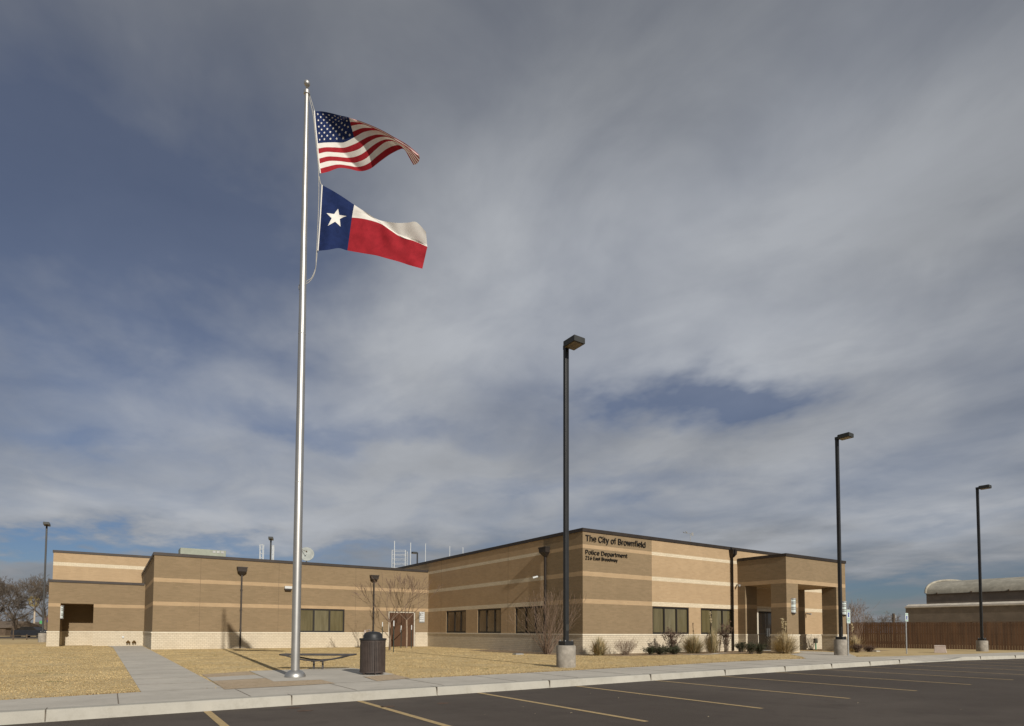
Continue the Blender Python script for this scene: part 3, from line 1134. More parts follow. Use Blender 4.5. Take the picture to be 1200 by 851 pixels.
# lettering: glyph outlines as (advance, closed bezier splines) in thousandths of the type size
GLYPHS = {'1':(453,[[(181,0,76,0,76,18),(76,36,76,55,181,55),(286,55,391,55,391,36),(391,18,391,0,286,0)],[(250,509,276,509,276,339),(276,170,276,0,255,0),(234,0,212,0,212,149),(212,299,212,448,211,448),(210,448,209,448,168,418),(127,388,86,358,86,381),(86,404,86,427,123,454),(161,481,198,509,224,509)]]),'2':(453,[[(172,0,64,0,64,16),(64,32,64,47,121,108),(177,168,234,229,254,249),(270,267,282,282,295,298),(304,313,311,327,317,341),(320,356,320,371,320,390),(316,405,308,419,299,432),(288,442,273,449,259,456),(242,460,224,460,204,460),(187,456,172,447,158,439),(147,428,139,413,131,399),(127,382,127,362,107,362),(86,362,66,362,66,392),(72,419,86,442,100,465),(119,483,143,496,167,509),(194,516,225,516,255,516),(282,509,306,497,329,484),(348,467,361,445,374,424),(381,399,381,372,381,354),(378,335,371,318,364,300),(353,280,336,259,319,237),(296,211,267,180,229,140),(191,100,153,60,153,59),(153,58,153,57,231,57),(310,57,389,57,389,38),(389,19,389,0,281,0)]]),'6':(453,[[(258,-7,226,-7,195,-7),(167,0,142,15,118,29),(98,49,84,74,71,100),(64,129,64,162,64,186),(69,212,80,239,91,266),(110,300,137,340,176,396),(214,453,252,509,276,509),(299,509,322,509,265,426),(208,344,151,261,149,261),(147,261,145,261,150,271),(157,280,165,288,174,296),(184,302,196,307,207,312),(221,314,235,314,266,314),(293,308,316,295,339,282),(357,263,370,240,382,216),(389,189,389,157,389,125),(382,97,368,73,354,48),(334,28,310,14,286,0)],[(207,48,226,48,246,48),(264,53,279,63,294,72),(306,85,314,101,323,118),(327,136,327,157,327,178),(323,197,314,213,306,230),(294,242,279,251,264,261),(246,265,226,265,207,265),(189,261,174,252,159,243),(147,230,138,214,129,198),(125,179,125,158,125,137),(129,118,138,102,147,85),(159,72,174,63,189,53)]]),'B':(456,[[(122,0,60,0,60,170),(60,339,60,509,120,509),(181,509,241,509,276,509),(306,503,329,491,352,479),(369,462,381,442,392,422),(398,399,398,374,398,352),(394,334,387,320,379,306),(369,294,356,286,344,277),(330,271,315,267,315,265),(315,264,315,262,331,261),(347,255,363,245,379,235),(392,221,402,203,413,185),(418,163,418,136,418,111),(412,87,400,67,388,46),(370,30,344,18,319,6),(287,0,247,0,184,0)],[(125,115,125,57,165,57),(205,57,245,57,284,57),(313,65,330,80,347,95),(355,114,355,137,355,154),(351,170,342,184,334,198),(321,209,306,218,290,227),(271,231,248,231,207,231),(166,231,125,231,125,173)],[(125,341,125,285,162,285),(200,285,238,285,257,285),(273,289,288,296,303,303),(315,313,323,326,332,339),(336,355,336,372,336,395),(328,414,313,429,297,444),(273,452,240,452,202,452),(163,452,125,452,125,396)]]),'C':(510,[[(293,-7,267,-7,223,-7),(184,4,150,25,116,46),(89,76,70,115,50,154),(40,201,40,254,40,308),(50,354,70,393,89,432),(116,462,150,484,184,505),(223,516,267,516,293,516),(317,512,340,504,363,497),(384,486,402,471,420,457),(436,439,448,418,460,398),(468,374,473,348,451,348),(430,348,408,348,404,366),(398,381,389,395,381,408),(370,419,357,428,345,438),(331,444,315,449,300,454),(284,456,267,456,236,456),(208,448,184,432,159,417),(139,394,125,364,111,334),(103,297,103,254,103,211),(111,175,125,145,140,115),(159,92,184,76,209,61),(236,53,267,53,284,53),(300,55,315,60,331,65),(345,71,357,81,370,90),(381,101,389,114,398,128),(404,143,408,160,430,160),(451,160,473,160,469,135),(460,111,448,91,436,70),(421,52,402,38,384,23),(363,12,341,5,318,-3)]]),'D':(502,[[(271,0,219,0,178,0),(137,0,96,0,96,19),(96,38,96,57,136,57),(175,57,215,57,256,57),(291,65,318,81,345,97),(366,119,379,149,392,179),(399,214,399,255,399,296),(392,331,379,361,366,390),(346,412,320,428,293,444),(260,452,221,452,178,452),(136,452,93,452,93,471),(93,490,93,509,137,509),(181,509,225,509,275,509),(317,499,353,478,388,458),(415,429,433,391,452,353),(462,308,462,255,462,202),(452,157,433,119,414,81),(387,51,351,31,314,10)],[(103,509,125,509,125,339),(125,170,125,0,103,0),(82,0,60,0,60,170),(60,339,60,509,82,509)]]),'E':(419,[[(165,0,60,0,60,170),(60,339,60,509,164,509),(268,509,372,509,372,490),(372,471,372,452,290,452),(207,452,125,452,125,396),(125,341,125,286,202,286),(278,286,355,286,355,267),(355,248,355,229,278,229),(202,229,125,229,125,172),(125,114,125,57,208,57),(292,57,375,57,375,38),(375,19,375,0,270,0)]]),'P':(445,[[(82,0,60,0,60,170),(60,339,60,509,118,509),(177,509,235,509,274,509),(307,502,332,487,358,473),(377,454,390,430,402,405),(409,378,409,348,409,317),(402,290,390,265,377,241),(358,222,332,207,307,193),(274,186,235,186,193,186),(151,186,109,186,109,205),(109,224,109,242,150,242),(191,242,233,242,259,242),(281,247,297,256,313,265),(325,278,333,294,341,310),(344,328,344,348,344,368),(341,386,333,402,325,417),(313,430,297,439,280,448),(259,452,232,452,196,452),(160,452,125,452,125,301),(125,151,125,0,103,0)]]),'T':(449,[[(85,452,32,452,32,471),(32,490,32,509,160,509),(288,509,417,509,417,490),(417,471,417,452,363,452),(310,452,257,452,257,301),(257,151,257,0,235,0),(214,0,193,0,193,151),(193,301,193,452,139,452)]]),'a':(389,[[(182,-9,160,-9,136,-9),(114,-4,94,5,75,14),(59,27,48,45,36,62),(30,83,30,108,30,130),(35,147,43,161,52,175),(63,185,78,193,92,201),(108,207,125,211,143,215),(160,218,178,220,201,223),(219,225,234,227,248,228),(258,231,265,235,272,239),(276,245,276,255,276,255),(276,256,276,257,276,272),(273,286,267,297,261,308),(252,316,240,322,228,328),(213,331,196,331,178,331),(162,328,149,322,136,317),(126,309,118,301,110,292),(104,283,100,274,80,280),(61,285,41,291,50,314),(62,332,79,346,95,360),(113,369,133,375,153,381),(173,384,194,384,208,384),(223,383,239,379,255,376),(271,370,286,360,301,351),(313,338,322,320,332,303),(337,280,337,251,337,168),(337,84,337,0,317,0),(297,0,277,0,277,17),(277,35,277,52,275,52),(274,52,272,52,268,43),(261,34,252,25,243,15),(230,7,215,1,200,-5)],[(155,45,170,45,193,45),(212,50,228,59,243,68),(255,79,263,93,271,107),(276,122,276,138,276,155),(276,173,276,190,273,187),(268,184,259,182,251,180),(242,178,231,176,221,174),(210,172,200,171,190,170),(182,169,175,168,161,166),(147,163,134,159,121,154),(111,148,103,139,96,131),(92,119,92,105,92,92),(95,81,102,72,109,63),(118,57,130,52,142,48)]]),'c':(396,[[(226,-8,207,-8,173,-8),(143,0,117,16,91,33),(71,56,56,85,41,114),(34,149,34,187,34,227),(41,262,56,291,71,321),(91,343,117,360,143,376),(173,384,207,384,226,384),(243,382,260,377,276,372),(292,365,305,356,319,347),(330,335,340,322,350,309),(357,294,362,277,342,272),(322,267,303,262,300,272),(296,281,290,289,285,297),(278,305,270,311,262,317),(253,322,242,325,232,328),(220,330,207,330,182,330),(161,323,145,310,129,297),(116,280,108,258,100,237),(96,213,96,187,96,162),(100,139,108,117,116,96),(129,79,145,66,161,53),(182,46,207,46,220,46),(232,48,243,52,253,55),(263,60,271,66,279,72),(286,80,292,89,297,97),(301,107,304,117,324,112),(343,107,363,102,358,85),(351,70,341,56,332,43),(320,31,306,21,293,12),(277,4,261,-1,244,-6)]]),'d':(424,[[(219,-8,195,-8,164,-8),(136,0,111,16,87,32),(68,55,55,84,41,114),(34,149,34,189,34,229),(41,263,55,293,69,322),(88,345,112,361,136,376),(164,384,196,384,219,384),(238,381,253,373,268,365),(279,356,287,346,296,336),(302,327,306,319,308,319),(309,319,311,319,311,382),(311,446,311,509,331,509),(351,509,372,509,372,339),(372,170,372,0,352,0),(332,0,313,0,313,20),(313,39,313,59,311,59),(309,59,307,59,302,51),(295,42,287,31,278,21),(267,12,252,4,238,-4)],[(181,47,205,47,227,47),(247,53,263,65,279,77),(291,94,299,115,308,136),(312,161,312,189,312,217),(308,242,300,263,292,284),(279,300,263,312,247,324),(228,330,205,330,181,330),(161,324,145,311,129,299),(116,282,108,261,100,240),(96,216,96,189,96,162),(100,138,109,117,117,95),(129,78,145,66,161,53)]]),'e':(404,[[(238,-8,212,-8,175,-8),(143,0,117,16,90,33),(70,56,56,85,41,114),(34,148,34,187,34,226),(41,260,55,290,69,319),(89,343,115,359,141,376),(171,384,205,384,226,384),(246,381,266,374,285,367),(303,356,319,341,335,326),(348,306,357,282,366,258),(371,228,371,194,371,186),(371,178,371,169,272,169),(174,169,75,169,75,187),(75,204,75,221,163,221),(250,221,338,221,329,215),(319,208,310,202,310,227),(306,249,298,269,290,288),(278,303,263,314,247,325),(228,330,205,330,182,330),(163,325,146,313,130,302),(118,288,109,270,100,251),(96,232,96,211,96,200),(96,189,96,178,96,150),(101,126,110,106,120,87),(134,72,151,61,168,51),(189,46,212,46,228,46),(241,48,254,53,266,57),(277,64,285,73,294,82),(301,93,306,105,325,101),(345,96,365,91,359,71),(349,54,335,39,321,24),(303,13,283,4,262,-4)]]),'f':(254,[[(154,379,228,379,228,362),(228,344,228,327,154,327),(80,327,6,327,6,344),(6,362,6,379,80,379)],[(101,0,81,0,81,144),(81,288,81,432,81,453),(86,471,96,486,106,500),(119,511,135,519,152,526),(169,530,187,530,201,530),(213,529,222,527,232,525),(238,523,243,521,238,503),(233,486,227,468,224,470),(220,471,215,472,210,473),(203,474,195,474,176,474),(163,469,154,460,146,451),(142,437,142,419,142,279),(142,140,142,0,121,0)]]),'h':(410,[[(114,249,114,227,114,151),(114,76,114,0,93,0),(73,0,53,0,53,170),(53,339,53,509,73,509),(93,509,114,509,114,435),(114,361,114,287,110,287),(106,287,102,287,114,322),(131,347,152,362,174,377),(199,384,227,384,253,384),(276,379,295,369,315,358),(330,342,341,321,352,299),(357,273,357,240,357,160),(357,80,357,0,337,0),(316,0,296,0,296,78),(296,157,296,235,296,265),(288,288,273,304,258,321),(237,329,210,329,192,329),(175,325,161,317,146,309),(135,298,126,283,118,267)]]),'i':(167,[[(73,0,53,0,53,126),(53,253,53,379,73,379),(93,379,114,379,114,253),(114,126,114,0,93,0)],[(95,443,84,443,72,443),(62,447,54,455,45,462),(41,472,41,483,41,494),(45,504,54,512,62,520),(72,524,84,524,95,524),(106,520,114,512,122,504),(126,494,126,483,126,472),(122,462,114,455,106,447)]]),'l':(189,[[(147,-2,139,-2,110,-2),(88,5,74,20,60,35),(53,57,53,84,53,226),(53,367,53,509,73,509),(93,509,114,509,114,372),(114,235,114,99,114,81),(116,69,120,62,125,55),(133,52,146,52,152,52),(157,52,160,53,164,53),(167,54,170,54,173,37),(177,20,181,3,175,1),(169,0,162,-1,154,-2)]]),'m':(610,[[(73,0,53,0,53,126),(53,253,53,379,72,379),(92,379,112,379,112,351),(112,323,112,295,111,295),(109,295,108,295,113,316),(121,332,132,346,144,359),(157,369,172,376,187,383),(203,386,219,386,247,386),(270,378,287,361,305,344),(316,322,321,295,318,295),(315,295,312,295,317,313),(325,329,337,343,349,357),(364,367,381,375,398,382),(416,386,437,386,459,386),(479,381,497,372,515,362),(530,348,541,328,551,309),(557,285,557,255,557,170),(557,85,557,0,536,0),(516,0,496,0,496,85),(496,169,496,254,496,281),(488,301,473,313,457,325),(439,330,419,330,402,330),(387,327,374,320,362,313),(352,303,345,290,339,278),(335,263,335,247,335,165),(335,82,335,0,315,0),(295,0,274,0,274,87),(274,173,274,260,274,281),(267,298,253,311,239,324),(221,330,199,330,185,330),(171,327,158,320,144,313),(134,303,126,289,118,276),(114,258,114,238,114,159),(114,79,114,0,93,0)]]),'n':(410,[[(114,249,114,227,114,151),(114,76,114,0,93,0),(73,0,53,0,53,126),(53,253,53,379,72,379),(92,379,112,379,112,349),(112,318,112,287,109,287),(106,287,102,287,114,322),(131,347,152,362,174,377),(199,384,227,384,253,384),(276,379,295,369,314,358),(330,342,341,321,352,299),(357,273,357,240,357,160),(357,80,357,0,337,0),(316,0,296,0,296,78),(296,157,296,235,296,265),(288,288,273,304,258,321),(237,329,210,329,192,329),(175,325,161,317,146,309),(135,298,126,283,118,267)]]),'o':(415,[[(242,-8,207,-8,173,-8),(143,0,117,16,91,33),(71,56,56,85,41,114),(34,149,34,187,34,227),(41,262,56,291,71,321),(91,343,117,360,143,376),(173,384,207,384,242,384),(273,376,299,360,325,343),(345,321,359,291,374,262),(381,227,381,187,381,149),(374,114,359,85,345,56),(325,33,299,16,273,0)],[(182,46,207,46,233,46),(254,53,270,66,287,79),(299,96,307,117,315,139),(319,162,319,187,319,213),(315,236,307,258,299,280),(287,297,270,310,254,323),(233,330,207,330,182,330),(161,323,145,310,129,297),(116,280,108,258,100,237),(96,213,96,187,96,162),(100,139,108,117,116,96),(129,79,145,66,161,53)]]),'p':(424,[[(73,-143,53,-143,53,31),(53,205,53,379,72,379),(92,379,112,379,112,359),(112,339,112,319,114,319),(116,319,118,319,123,327),(129,336,137,346,145,356),(157,365,171,373,186,381),(205,384,229,384,261,384),(289,376,313,361,337,345),(356,322,370,293,383,263),(390,229,390,189,390,149),(383,114,370,84,356,55),(337,32,313,16,289,0),(261,-8,229,-8,206,-8),(187,-4,173,4,158,12),(146,21,138,31,130,42),(123,51,118,59,117,59),(115,59,114,59,114,-8),(114,-76,114,-143,93,-143)],[(197,47,220,47,244,47),(263,53,279,66,295,78),(308,95,316,117,324,138),(328,162,328,189,328,216),(324,240,316,261,308,282),(296,299,280,311,264,324),(244,330,220,330,197,330),(177,324,161,312,145,300),(133,284,125,263,117,242),(113,217,113,189,113,161),(117,136,125,115,133,94),(146,77,162,65,178,53)]]),'r':(259,[[(73,0,53,0,53,126),(53,253,53,379,72,379),(92,379,112,379,112,360),(112,340,112,321,113,321),(114,321,115,321,122,340),(135,355,152,367,170,379),(190,385,213,385,218,385),(223,385,229,384,235,384),(240,384,243,384,243,363),(243,343,243,322,242,323),(237,323,230,324,223,325),(215,326,207,326,189,326),(173,322,159,315,145,307),(134,297,126,284,118,270),(114,255,114,237,114,158),(114,79,114,0,93,0)]]),'s':(365,[[(211,-8,182,-8,156,-8),(133,-4,112,3,92,11),(75,23,62,38,49,53),(40,72,36,94,55,98),(74,102,94,107,99,86),(109,70,124,60,139,50),(158,45,181,45,208,45),(229,51,244,62,260,74),(268,87,268,103,268,116),(263,127,254,136,245,144),(231,151,212,155,191,160),(170,165,149,170,115,178),(89,191,72,208,55,225),(47,247,47,274,47,296),(53,315,65,332,77,348),(94,361,115,370,136,380),(160,384,187,384,213,384),(235,380,254,372,272,365),(287,353,299,339,310,325),(319,309,324,290,305,286),(287,281,268,277,263,292),(255,304,243,316,230,327),(212,333,187,333,165,333),(146,327,131,317,116,306),(109,293,109,277,109,263),(114,252,124,243,134,235),(150,228,172,223,191,218),(210,214,229,209,264,201),(290,188,306,171,323,154),(331,133,331,107,331,84),(325,64,312,47,300,30),(282,16,260,6,237,-3)]]),'t':(227,[[(138,379,204,379,204,362),(204,344,204,327,138,327),(72,327,6,327,6,344),(6,362,6,379,72,379)],[(65,345,65,471,85,471),(106,471,126,471,126,347),(126,222,126,98,126,81),(129,69,136,61,143,54),(154,50,170,50,174,50),(179,50,185,51,191,52),(197,53,202,54,206,36),(209,19,213,2,207,0),(200,-2,192,-3,184,-4),(176,-4,168,-4,136,-4),(110,4,92,21,74,38),(65,62,65,93,65,219)]]),'w':(567,[[(158,0,138,0,99,126),(61,253,23,379,44,379),(66,379,87,379,103,324),(118,269,133,214,140,191),(147,165,154,137,161,108),(168,76,175,41,172,41),(168,41,165,41,172,75),(179,106,186,135,193,163),(199,190,206,214,221,269),(237,324,252,379,273,379),(295,379,316,379,332,324),(347,269,362,214,368,190),(375,164,382,136,388,107),(395,76,402,41,399,41),(395,41,391,41,399,75),(406,107,413,135,420,164),(427,190,434,214,449,269),(465,324,480,379,502,379),(523,379,545,379,506,253),(468,126,429,0,409,0),(389,0,368,0,352,57),(335,114,319,172,314,189),(309,207,305,225,300,243),(295,261,291,280,286,299),(281,318,277,338,281,338),(286,338,291,338,286,319),(281,299,277,280,272,261),(267,243,263,225,258,206),(253,189,248,172,231,114),(215,57,199,0,178,0)]]),'y':(389,[[(51,-140,47,-139,52,-121),(57,-103,61,-86,65,-86),(68,-87,71,-87,83,-90),(94,-91,104,-89,114,-87),(122,-82,130,-74,138,-66),(145,-53,151,-36,155,-24),(159,-13,163,-1,114,126),(66,252,17,379,40,379),(62,379,84,379,111,305),(138,230,165,155,174,132),(181,109,187,87,193,64),(199,42,206,21,198,21),(191,21,184,21,190,42),(196,64,202,87,209,110),(216,132,224,155,251,230),(278,305,305,379,327,379),(349,379,371,379,316,234),(260,88,204,-58,196,-78),(187,-94,177,-107,166,-120),(153,-129,139,-136,125,-142),(109,-145,91,-145,81,-145),(72,-144,65,-143,57,-142)]]),' ':(188,[])}


def letters(body, u, z, h, width, weight=.012, name='lettering'):
    cu = bpy.data.curves.new('t', 'CURVE')
    cu.dimensions = '2D'
    cu.fill_mode = 'BOTH'
    cu.resolution_u = 4
    cu.extrude = .02
    cu.offset = weight
    x = 0
    for ch in body:
        adv, sps = GLYPHS[ch]
        for sp_ in sps:
            s_ = cu.splines.new('BEZIER')
            s_.bezier_points.add(len(sp_)-1)
            for bp_, q in zip(s_.bezier_points, sp_):
                bp_.handle_left_type = bp_.handle_right_type = 'FREE'
                bp_.handle_left = ((x+q[0])/1000, q[1]/1000, 0)
                bp_.co = ((x+q[2])/1000, q[3]/1000, 0)
                bp_.handle_right = ((x+q[4])/1000, q[5]/1000, 0)
            s_.use_cyclic_u = True
        x += adv
    to = bpy.data.objects.new('t', cu)
    col.objects.link(to)
    bpy.context.view_layer.update()
    me = bpy.data.meshes.new_from_object(to)
    bpy.data.objects.remove(to)
    co = np.zeros(len(me.vertices)*3)
    me.vertices.foreach_get('co', co)
    co = co.reshape(-1, 3)
    x0, x1 = co[:, 0].min(), co[:, 0].max()
    sx = width/(x1-x0)
    caph = max(p[3] for sp_ in GLYPHS['T'][1] for p in sp_)/1000
    sz = h/caph
    new = np.stack([u+(co[:, 0]-x0)*sx, -.04+(-co[:, 2])*1.0, z+co[:, 1]*sz], 1)
    me.vertices.foreach_set('co', new.reshape(-1))
    me.materials.clear()
    me.materials.append(M['black'])
    me.update()
    o = bpy.data.objects.new(name, me)
    col.objects.link(o)
    o.parent = bld
    return o


letters('The City of Brownfield', .16, 5.50, .30, 4.10, .001)
letters('Police Department', .15, 4.86, .215, 2.80, -.006)
letters('216 East Broadway', .15, 4.61, .165, 2.12, -.004)

# ------------------------------------------------------------------ rooftop gear (each stands on the roof)
RZ = ZW-.45
c = D(237, 648, 52)
uN = thing('rooftop_unit', 'long beige air handling unit on the roof of the wing', 'air conditioner', (c.x, c.y, RZ))
q = MB()
q.box(c.x-1.75, c.x+1.75, c.y-.9, c.y+.9, RZ+.2, D(237, 645, 52).z, 0)
q.build('cabinet', M['greybox'], uN, bevel=.02)
q = MB()
q.box(c.x-1.6, c.x+1.6, c.y-.8, c.y+.8, RZ, RZ+.2)
q.build('kerb_frame', M['grey'], uN)
q = MB()
for k in range(3):
    q.box(c.x+.7+k*.33, c.x+.92+k*.33, c.y-.93, c.y-.9, D(237, 648.5, 52).z, D(237, 646, 52).z)
q.build('grille', M['grey'], uN)

c = D(359.5, 655, 52)
ds = thing('satellite_dish', 'off-white satellite dish on the wing roof beside the flagpole', 'satellite dish', (c.x, c.y, RZ))
q = MB()
rc = D(359.3, 650, 52)
ax = (Vector((-.25, -.9, .25))).normalized()
bx_ = ax.orthogonal().normalized()
by_ = ax.cross(bx_)
vs, fs = [], []
for i in range(6):
    r = .64*i/5
    for k in range(24):
        t = 2*math.pi*k/24
        vs.append(rc + bx_*r*math.cos(t)+by_*r*math.sin(t)+ax*(r*r*.32))
for i in range(5):
    for k in range(24):
        j = (k+1) % 24
        fs.append((i*24+k, i*24+j, (i+1)*24+j, (i+1)*24+k))
q.add(vs, fs)
dob = q.build('dish', M['dishgrey'], ds, smooth=True)
sm = dob.modifiers.new('t', 'SOLIDIFY')
sm.thickness = .03
q = MB()
q.tube([rc-ax*.05, (rc.x-ax.x*.1, rc.y-ax.y*.1, RZ)], .05, 8)
q.build('mast', M['grey'], ds)
q = MB()
q.tube([rc-by_*.6+ax*.15, rc+ax*.7], .02, 6)
q.tube([rc+ax*.62, rc+ax*.78], .06, 8)
q.build('feed_arm', M['wood'], ds)


def lattice_mast(x0, x1, ytop, depth, label, rungs):
    a, b = D(x0, ytop, depth), D(x1, ytop, depth)
    q = MB()
    t = thing('lattice_mast', label, 'antenna mast', ((a.x+b.x)/2, (a.y+b.y)/2, RZ), 'white lattice masts on the wing roof')
    dz = (b-a)
    dep = YA*dz.length*.8
    for p in (a, b, a+dep, b+dep):
        q.tube([(p.x, p.y, RZ), (p.x, p.y, a.z)], .028, 6)
    for k in range(rungs):
        z = a.z-.02-(a.z-RZ-.3)*k/rungs
        pp = [Vector((p.x, p.y, z)) for p in (a, b, b+dep, a+dep)]
        for i in range(4):
            q.tube([pp[i], pp[(i+1) % 4]], .014, 5)
    q.build('lattice', M['white'], t)


lattice_mast(459.5, 475, 644.5, 50, 'wide white lattice mast on the roof at the inner end of the wing', 7)
lattice_mast(304.5, 308, 638, 54, 'slim white lattice mast on the wing roof left of the twin roof lamp', 9)
lattice_mast(319, 320.6, 639, 54, 'very slim white lattice mast close behind the twin roof lamp', 9)
lab = ['tallest white whip antenna, rising from within the wide lattice mast', 'white whip antenna just right of the wide lattice mast',
       'white whip antenna right of the single roof lamp', 'white whip antenna over the main roof edge, left of the shortest one',
       'shortest white whip antenna, rightmost along the main roof edge']
for i, (x, yt, yb, dp) in enumerate(((462, 634, 662, 50), (481, 636, 660, 50), (498.5, 637, 656, 49), (527, 640, 651, 47), (542.5, 641.5, 648, 46))):
    t_, b_ = D(x, yt, dp), D(x, yb, dp)
    zb = RZ if b_.x < 0 else ZC-.5
    q = MB()
    q.tube([(b_.x, b_.y, zb), (b_.x, b_.y, t_.z)], .030 if i < 2 else .022, 8)
    q.lathe([(.10, 0), (.10, .03), (.04, .05), (.04, .2)], 10, (b_.x, b_.y, zb))
    tag(q.build('whip_antenna', M['white'], smooth='auto'), lab[i], 'antenna', 'whip antennas on the roof')
c = OV(809, 3.0, 625)
an = thing('anemometer', 'small weather vane and wind gauge on the main roof edge', 'wind gauge', (c.x, 3.0, ZC-.5))
zt = D(809, 626, (Vector((c.x, 3, 0))-CAM).dot(YA)).z
q = MB()
q.tube([(c.x, 3.0, ZC-.5), (c.x, 3.0, zt)], .02, 6)
q.build('pole', M['grey'], an)
q = MB()
q.tube([(c.x-.45, 3.0, zt+.02), (c.x+.12, 3.0, zt+.02)], .015, 6)
for k in range(3):
    a = 2.1*k
    q.lathe([(.01, 0), (.05, .03), (.055, .07)], 8, (c.x-.45+.1*math.cos(a), 3.0+.1*math.sin(a), zt+.03))
q.add([(c.x+.1, 3.0, zt-.08), (c.x+.3, 3.0, zt-.1), (c.x+.3, 3.0, zt+.14), (c.x+.1, 3.0, zt+.10), (c.x+.1, 3.012, zt-.08), (c.x+.3, 3.012, zt-.1), (c.x+.3, 3.012, zt+.14), (c.x+.1, 3.012, zt+.10)],
      [(0, 1, 2, 3), (7, 6, 5, 4), (0, 4, 5, 1), (1, 5, 6, 2), (2, 6, 7, 3), (3, 7, 4, 0)])
q.build('vane', M['grey'], an)


# ------------------------------------------------------------------ lamp posts
def lamp(loc, label, H=10.19, base_h=.72, dirs=((0, -1),), group='tall square lamp posts with box heads'):
    t = thing('lamp_post', label, 'lamp post', loc, group)
    x, y, z = loc
    q = MB()
    q.lathe([(.30, -.1), (.30, base_h-.03), (.275, base_h)], 32, (x, y, z))
    q.build('concrete_base', M['concbase'], t, smooth='auto')
    q = MB()
    q.box(x-.17, x+.17, y-.17, y+.17, z+base_h, z+base_h+.13)
    q.build('base_cover', M['pole'], t, bevel=.012)
    q = MB()
    q.box(x-.066, x+.066, y-.066, y+.066, z+base_h+.13, z+H-.16)
    pl = q.build('pole', M['pole'], t, bevel=.01)
    q = MB()
    q.box(x-.055, x+.055, y-.0695, y-.0665, z+base_h+.45, z+base_h+.65)
    q.build('hand_hole', M['head'], pl)
    for i in range(4):
        q = MB()
        sx, sy = ((-1, -1), (1, -1), (1, 1), (-1, 1))[i]
        q.lathe([(.018, 0), (.018, .03)], 6, (x+sx*.13, y+sy*.13, z+base_h+.131))
        q.build('anchor_bolt', M['galv'], t)
    for dx, dy in dirs:
        q = MB()
        ang = math.atan2(dy, dx)
        T = Matrix.Translation((x, y, z+H)) @ Matrix.Rotation(ang, 4, 'Z')
        q.box(.06, .13, -.05, .05, -.15, -.05, T=T)
        arm = q.build('arm', M['pole'], t)
        q = MB()
        vs = []
        for zz_, e in ((-.185, 0), (-.015, 0), (.005, .02)):
            for (a, b) in ((.13+e, -.215+e), (.66-e, -.215+e), (.66-e, .215-e), (.13+e, .215-e)):
                vs.append(T @ Vector((a, b, zz_)))
        q.add(vs, [(0, 3, 2, 1), (8, 9, 10, 11)]+[(i*4+k, i*4+(k+1) % 4, (i+1)*4+(k+1) % 4, (i+1)*4+k) for i in range(2) for k in range(4)])
        hd = q.build('lamp_head', M['head'], t)
        q = MB()
        q.box(.165, .625, -.18, .18, -.198, -.186, T=T)
        q.build('lens', M['lens'], hd)
    q = MB()
    q.box(x-.07, x+.07, y-.07, y+.07, z+H-.16, z+H-.03)
    q.build('pole_cap', M['pole'], t)
    return t


C0 = CAM
def camxy(x, y, z=0):
    p = CAM + XA*x + YA*y
    return (p.x, p.y, z)


p1 = lamp(camxy(1.672, 18.535, -.044), 'nearest tall lamp post, on a concrete base before the building corner')
for loc, lb, r in (((10.88, -6.62, 0), 'tall lamp post in front of the entrance canopy', 0),
                   (camxy(28.7, 36.66, -.06), 'rightmost lamp post, in front of the brown wooden fence', 0)):
    cpl = copy_thing(p1, loc, lb, r)
    if 'canopy' in lb:
        cpl.scale = (1.06, 1.06, 1.065)
pl_ = lamp(camxy(-40.1, 51.3, .06), 'leftmost lamp post, with twin heads, beyond the low end of the building', dirs=((0, -1), (0, 1)))
c = D(316, 700, 58.5)
lamp((c.x, c.y, 0), 'twin-headed lamp post rising behind the wing roof', dirs=((-.25, -.97), (.25, .97)))
c = D(488.5, 700, 69)
lamp((c.x, c.y, 0), 'single lamp post rising behind the inner end of the wing roof', dirs=((-1, 0),))

# ------------------------------------------------------------------ flagpole
fx, fy = (CAM-XA*5.071+YA*14.10).xy
FH = 14.55
fp = thing('flagpole', 'tall brushed silver flagpole on a round base cover', 'flagpole', (fx, fy, 0))
q = MB()
prof = [(.099, 0), (.099, 3.0), (.0965, 4.6), (.0962, 4.602), (.094, 6.0), (.082, 9.0), (.066, 11.9), (.052, FH-.35)]
q.lathe(prof, 32, (fx, fy, 0))
shaft = q.build('shaft', M['alu'], fp, smooth='auto')
q = MB()
q.lathe([(.235, .012), (.235, .05), (.215, .10), (.16, .15), (.115, .17), (.101, .175)], 32, (fx, fy, 0))
q.build('base_cover', M['alu'], fp, smooth='auto')
q = MB()
q.lathe([(.055, 0), (.075, .01), (.075, .09), (.05, .11), (.04, .13)], 20, (fx, fy, FH-.36))
q.build('truck', M['alu'], fp, smooth='auto')
q = MB()
q.lathe([(.03, 0), (.025, .1)]+[(.075*math.sin(math.pi*(.12+.88*i/10)), .17-.075*math.cos(math.pi*(.12+.88*i/10))) for i in range(10)]+[(.004, .245)], 20, (fx, fy, FH-.24))
q.build('finial', M['alu'], fp, smooth=True)
for z in (4.6, 8.2):
    q = MB()
    r_ = .098 if z < 5 else .087
    q.lathe([(r_, 0), (r_+.002, .006), (r_, .012)], 32, (fx, fy, z), cap=False)
    q.build('joint_ring', M['grey'], fp, smooth=True)
FD = 14.12
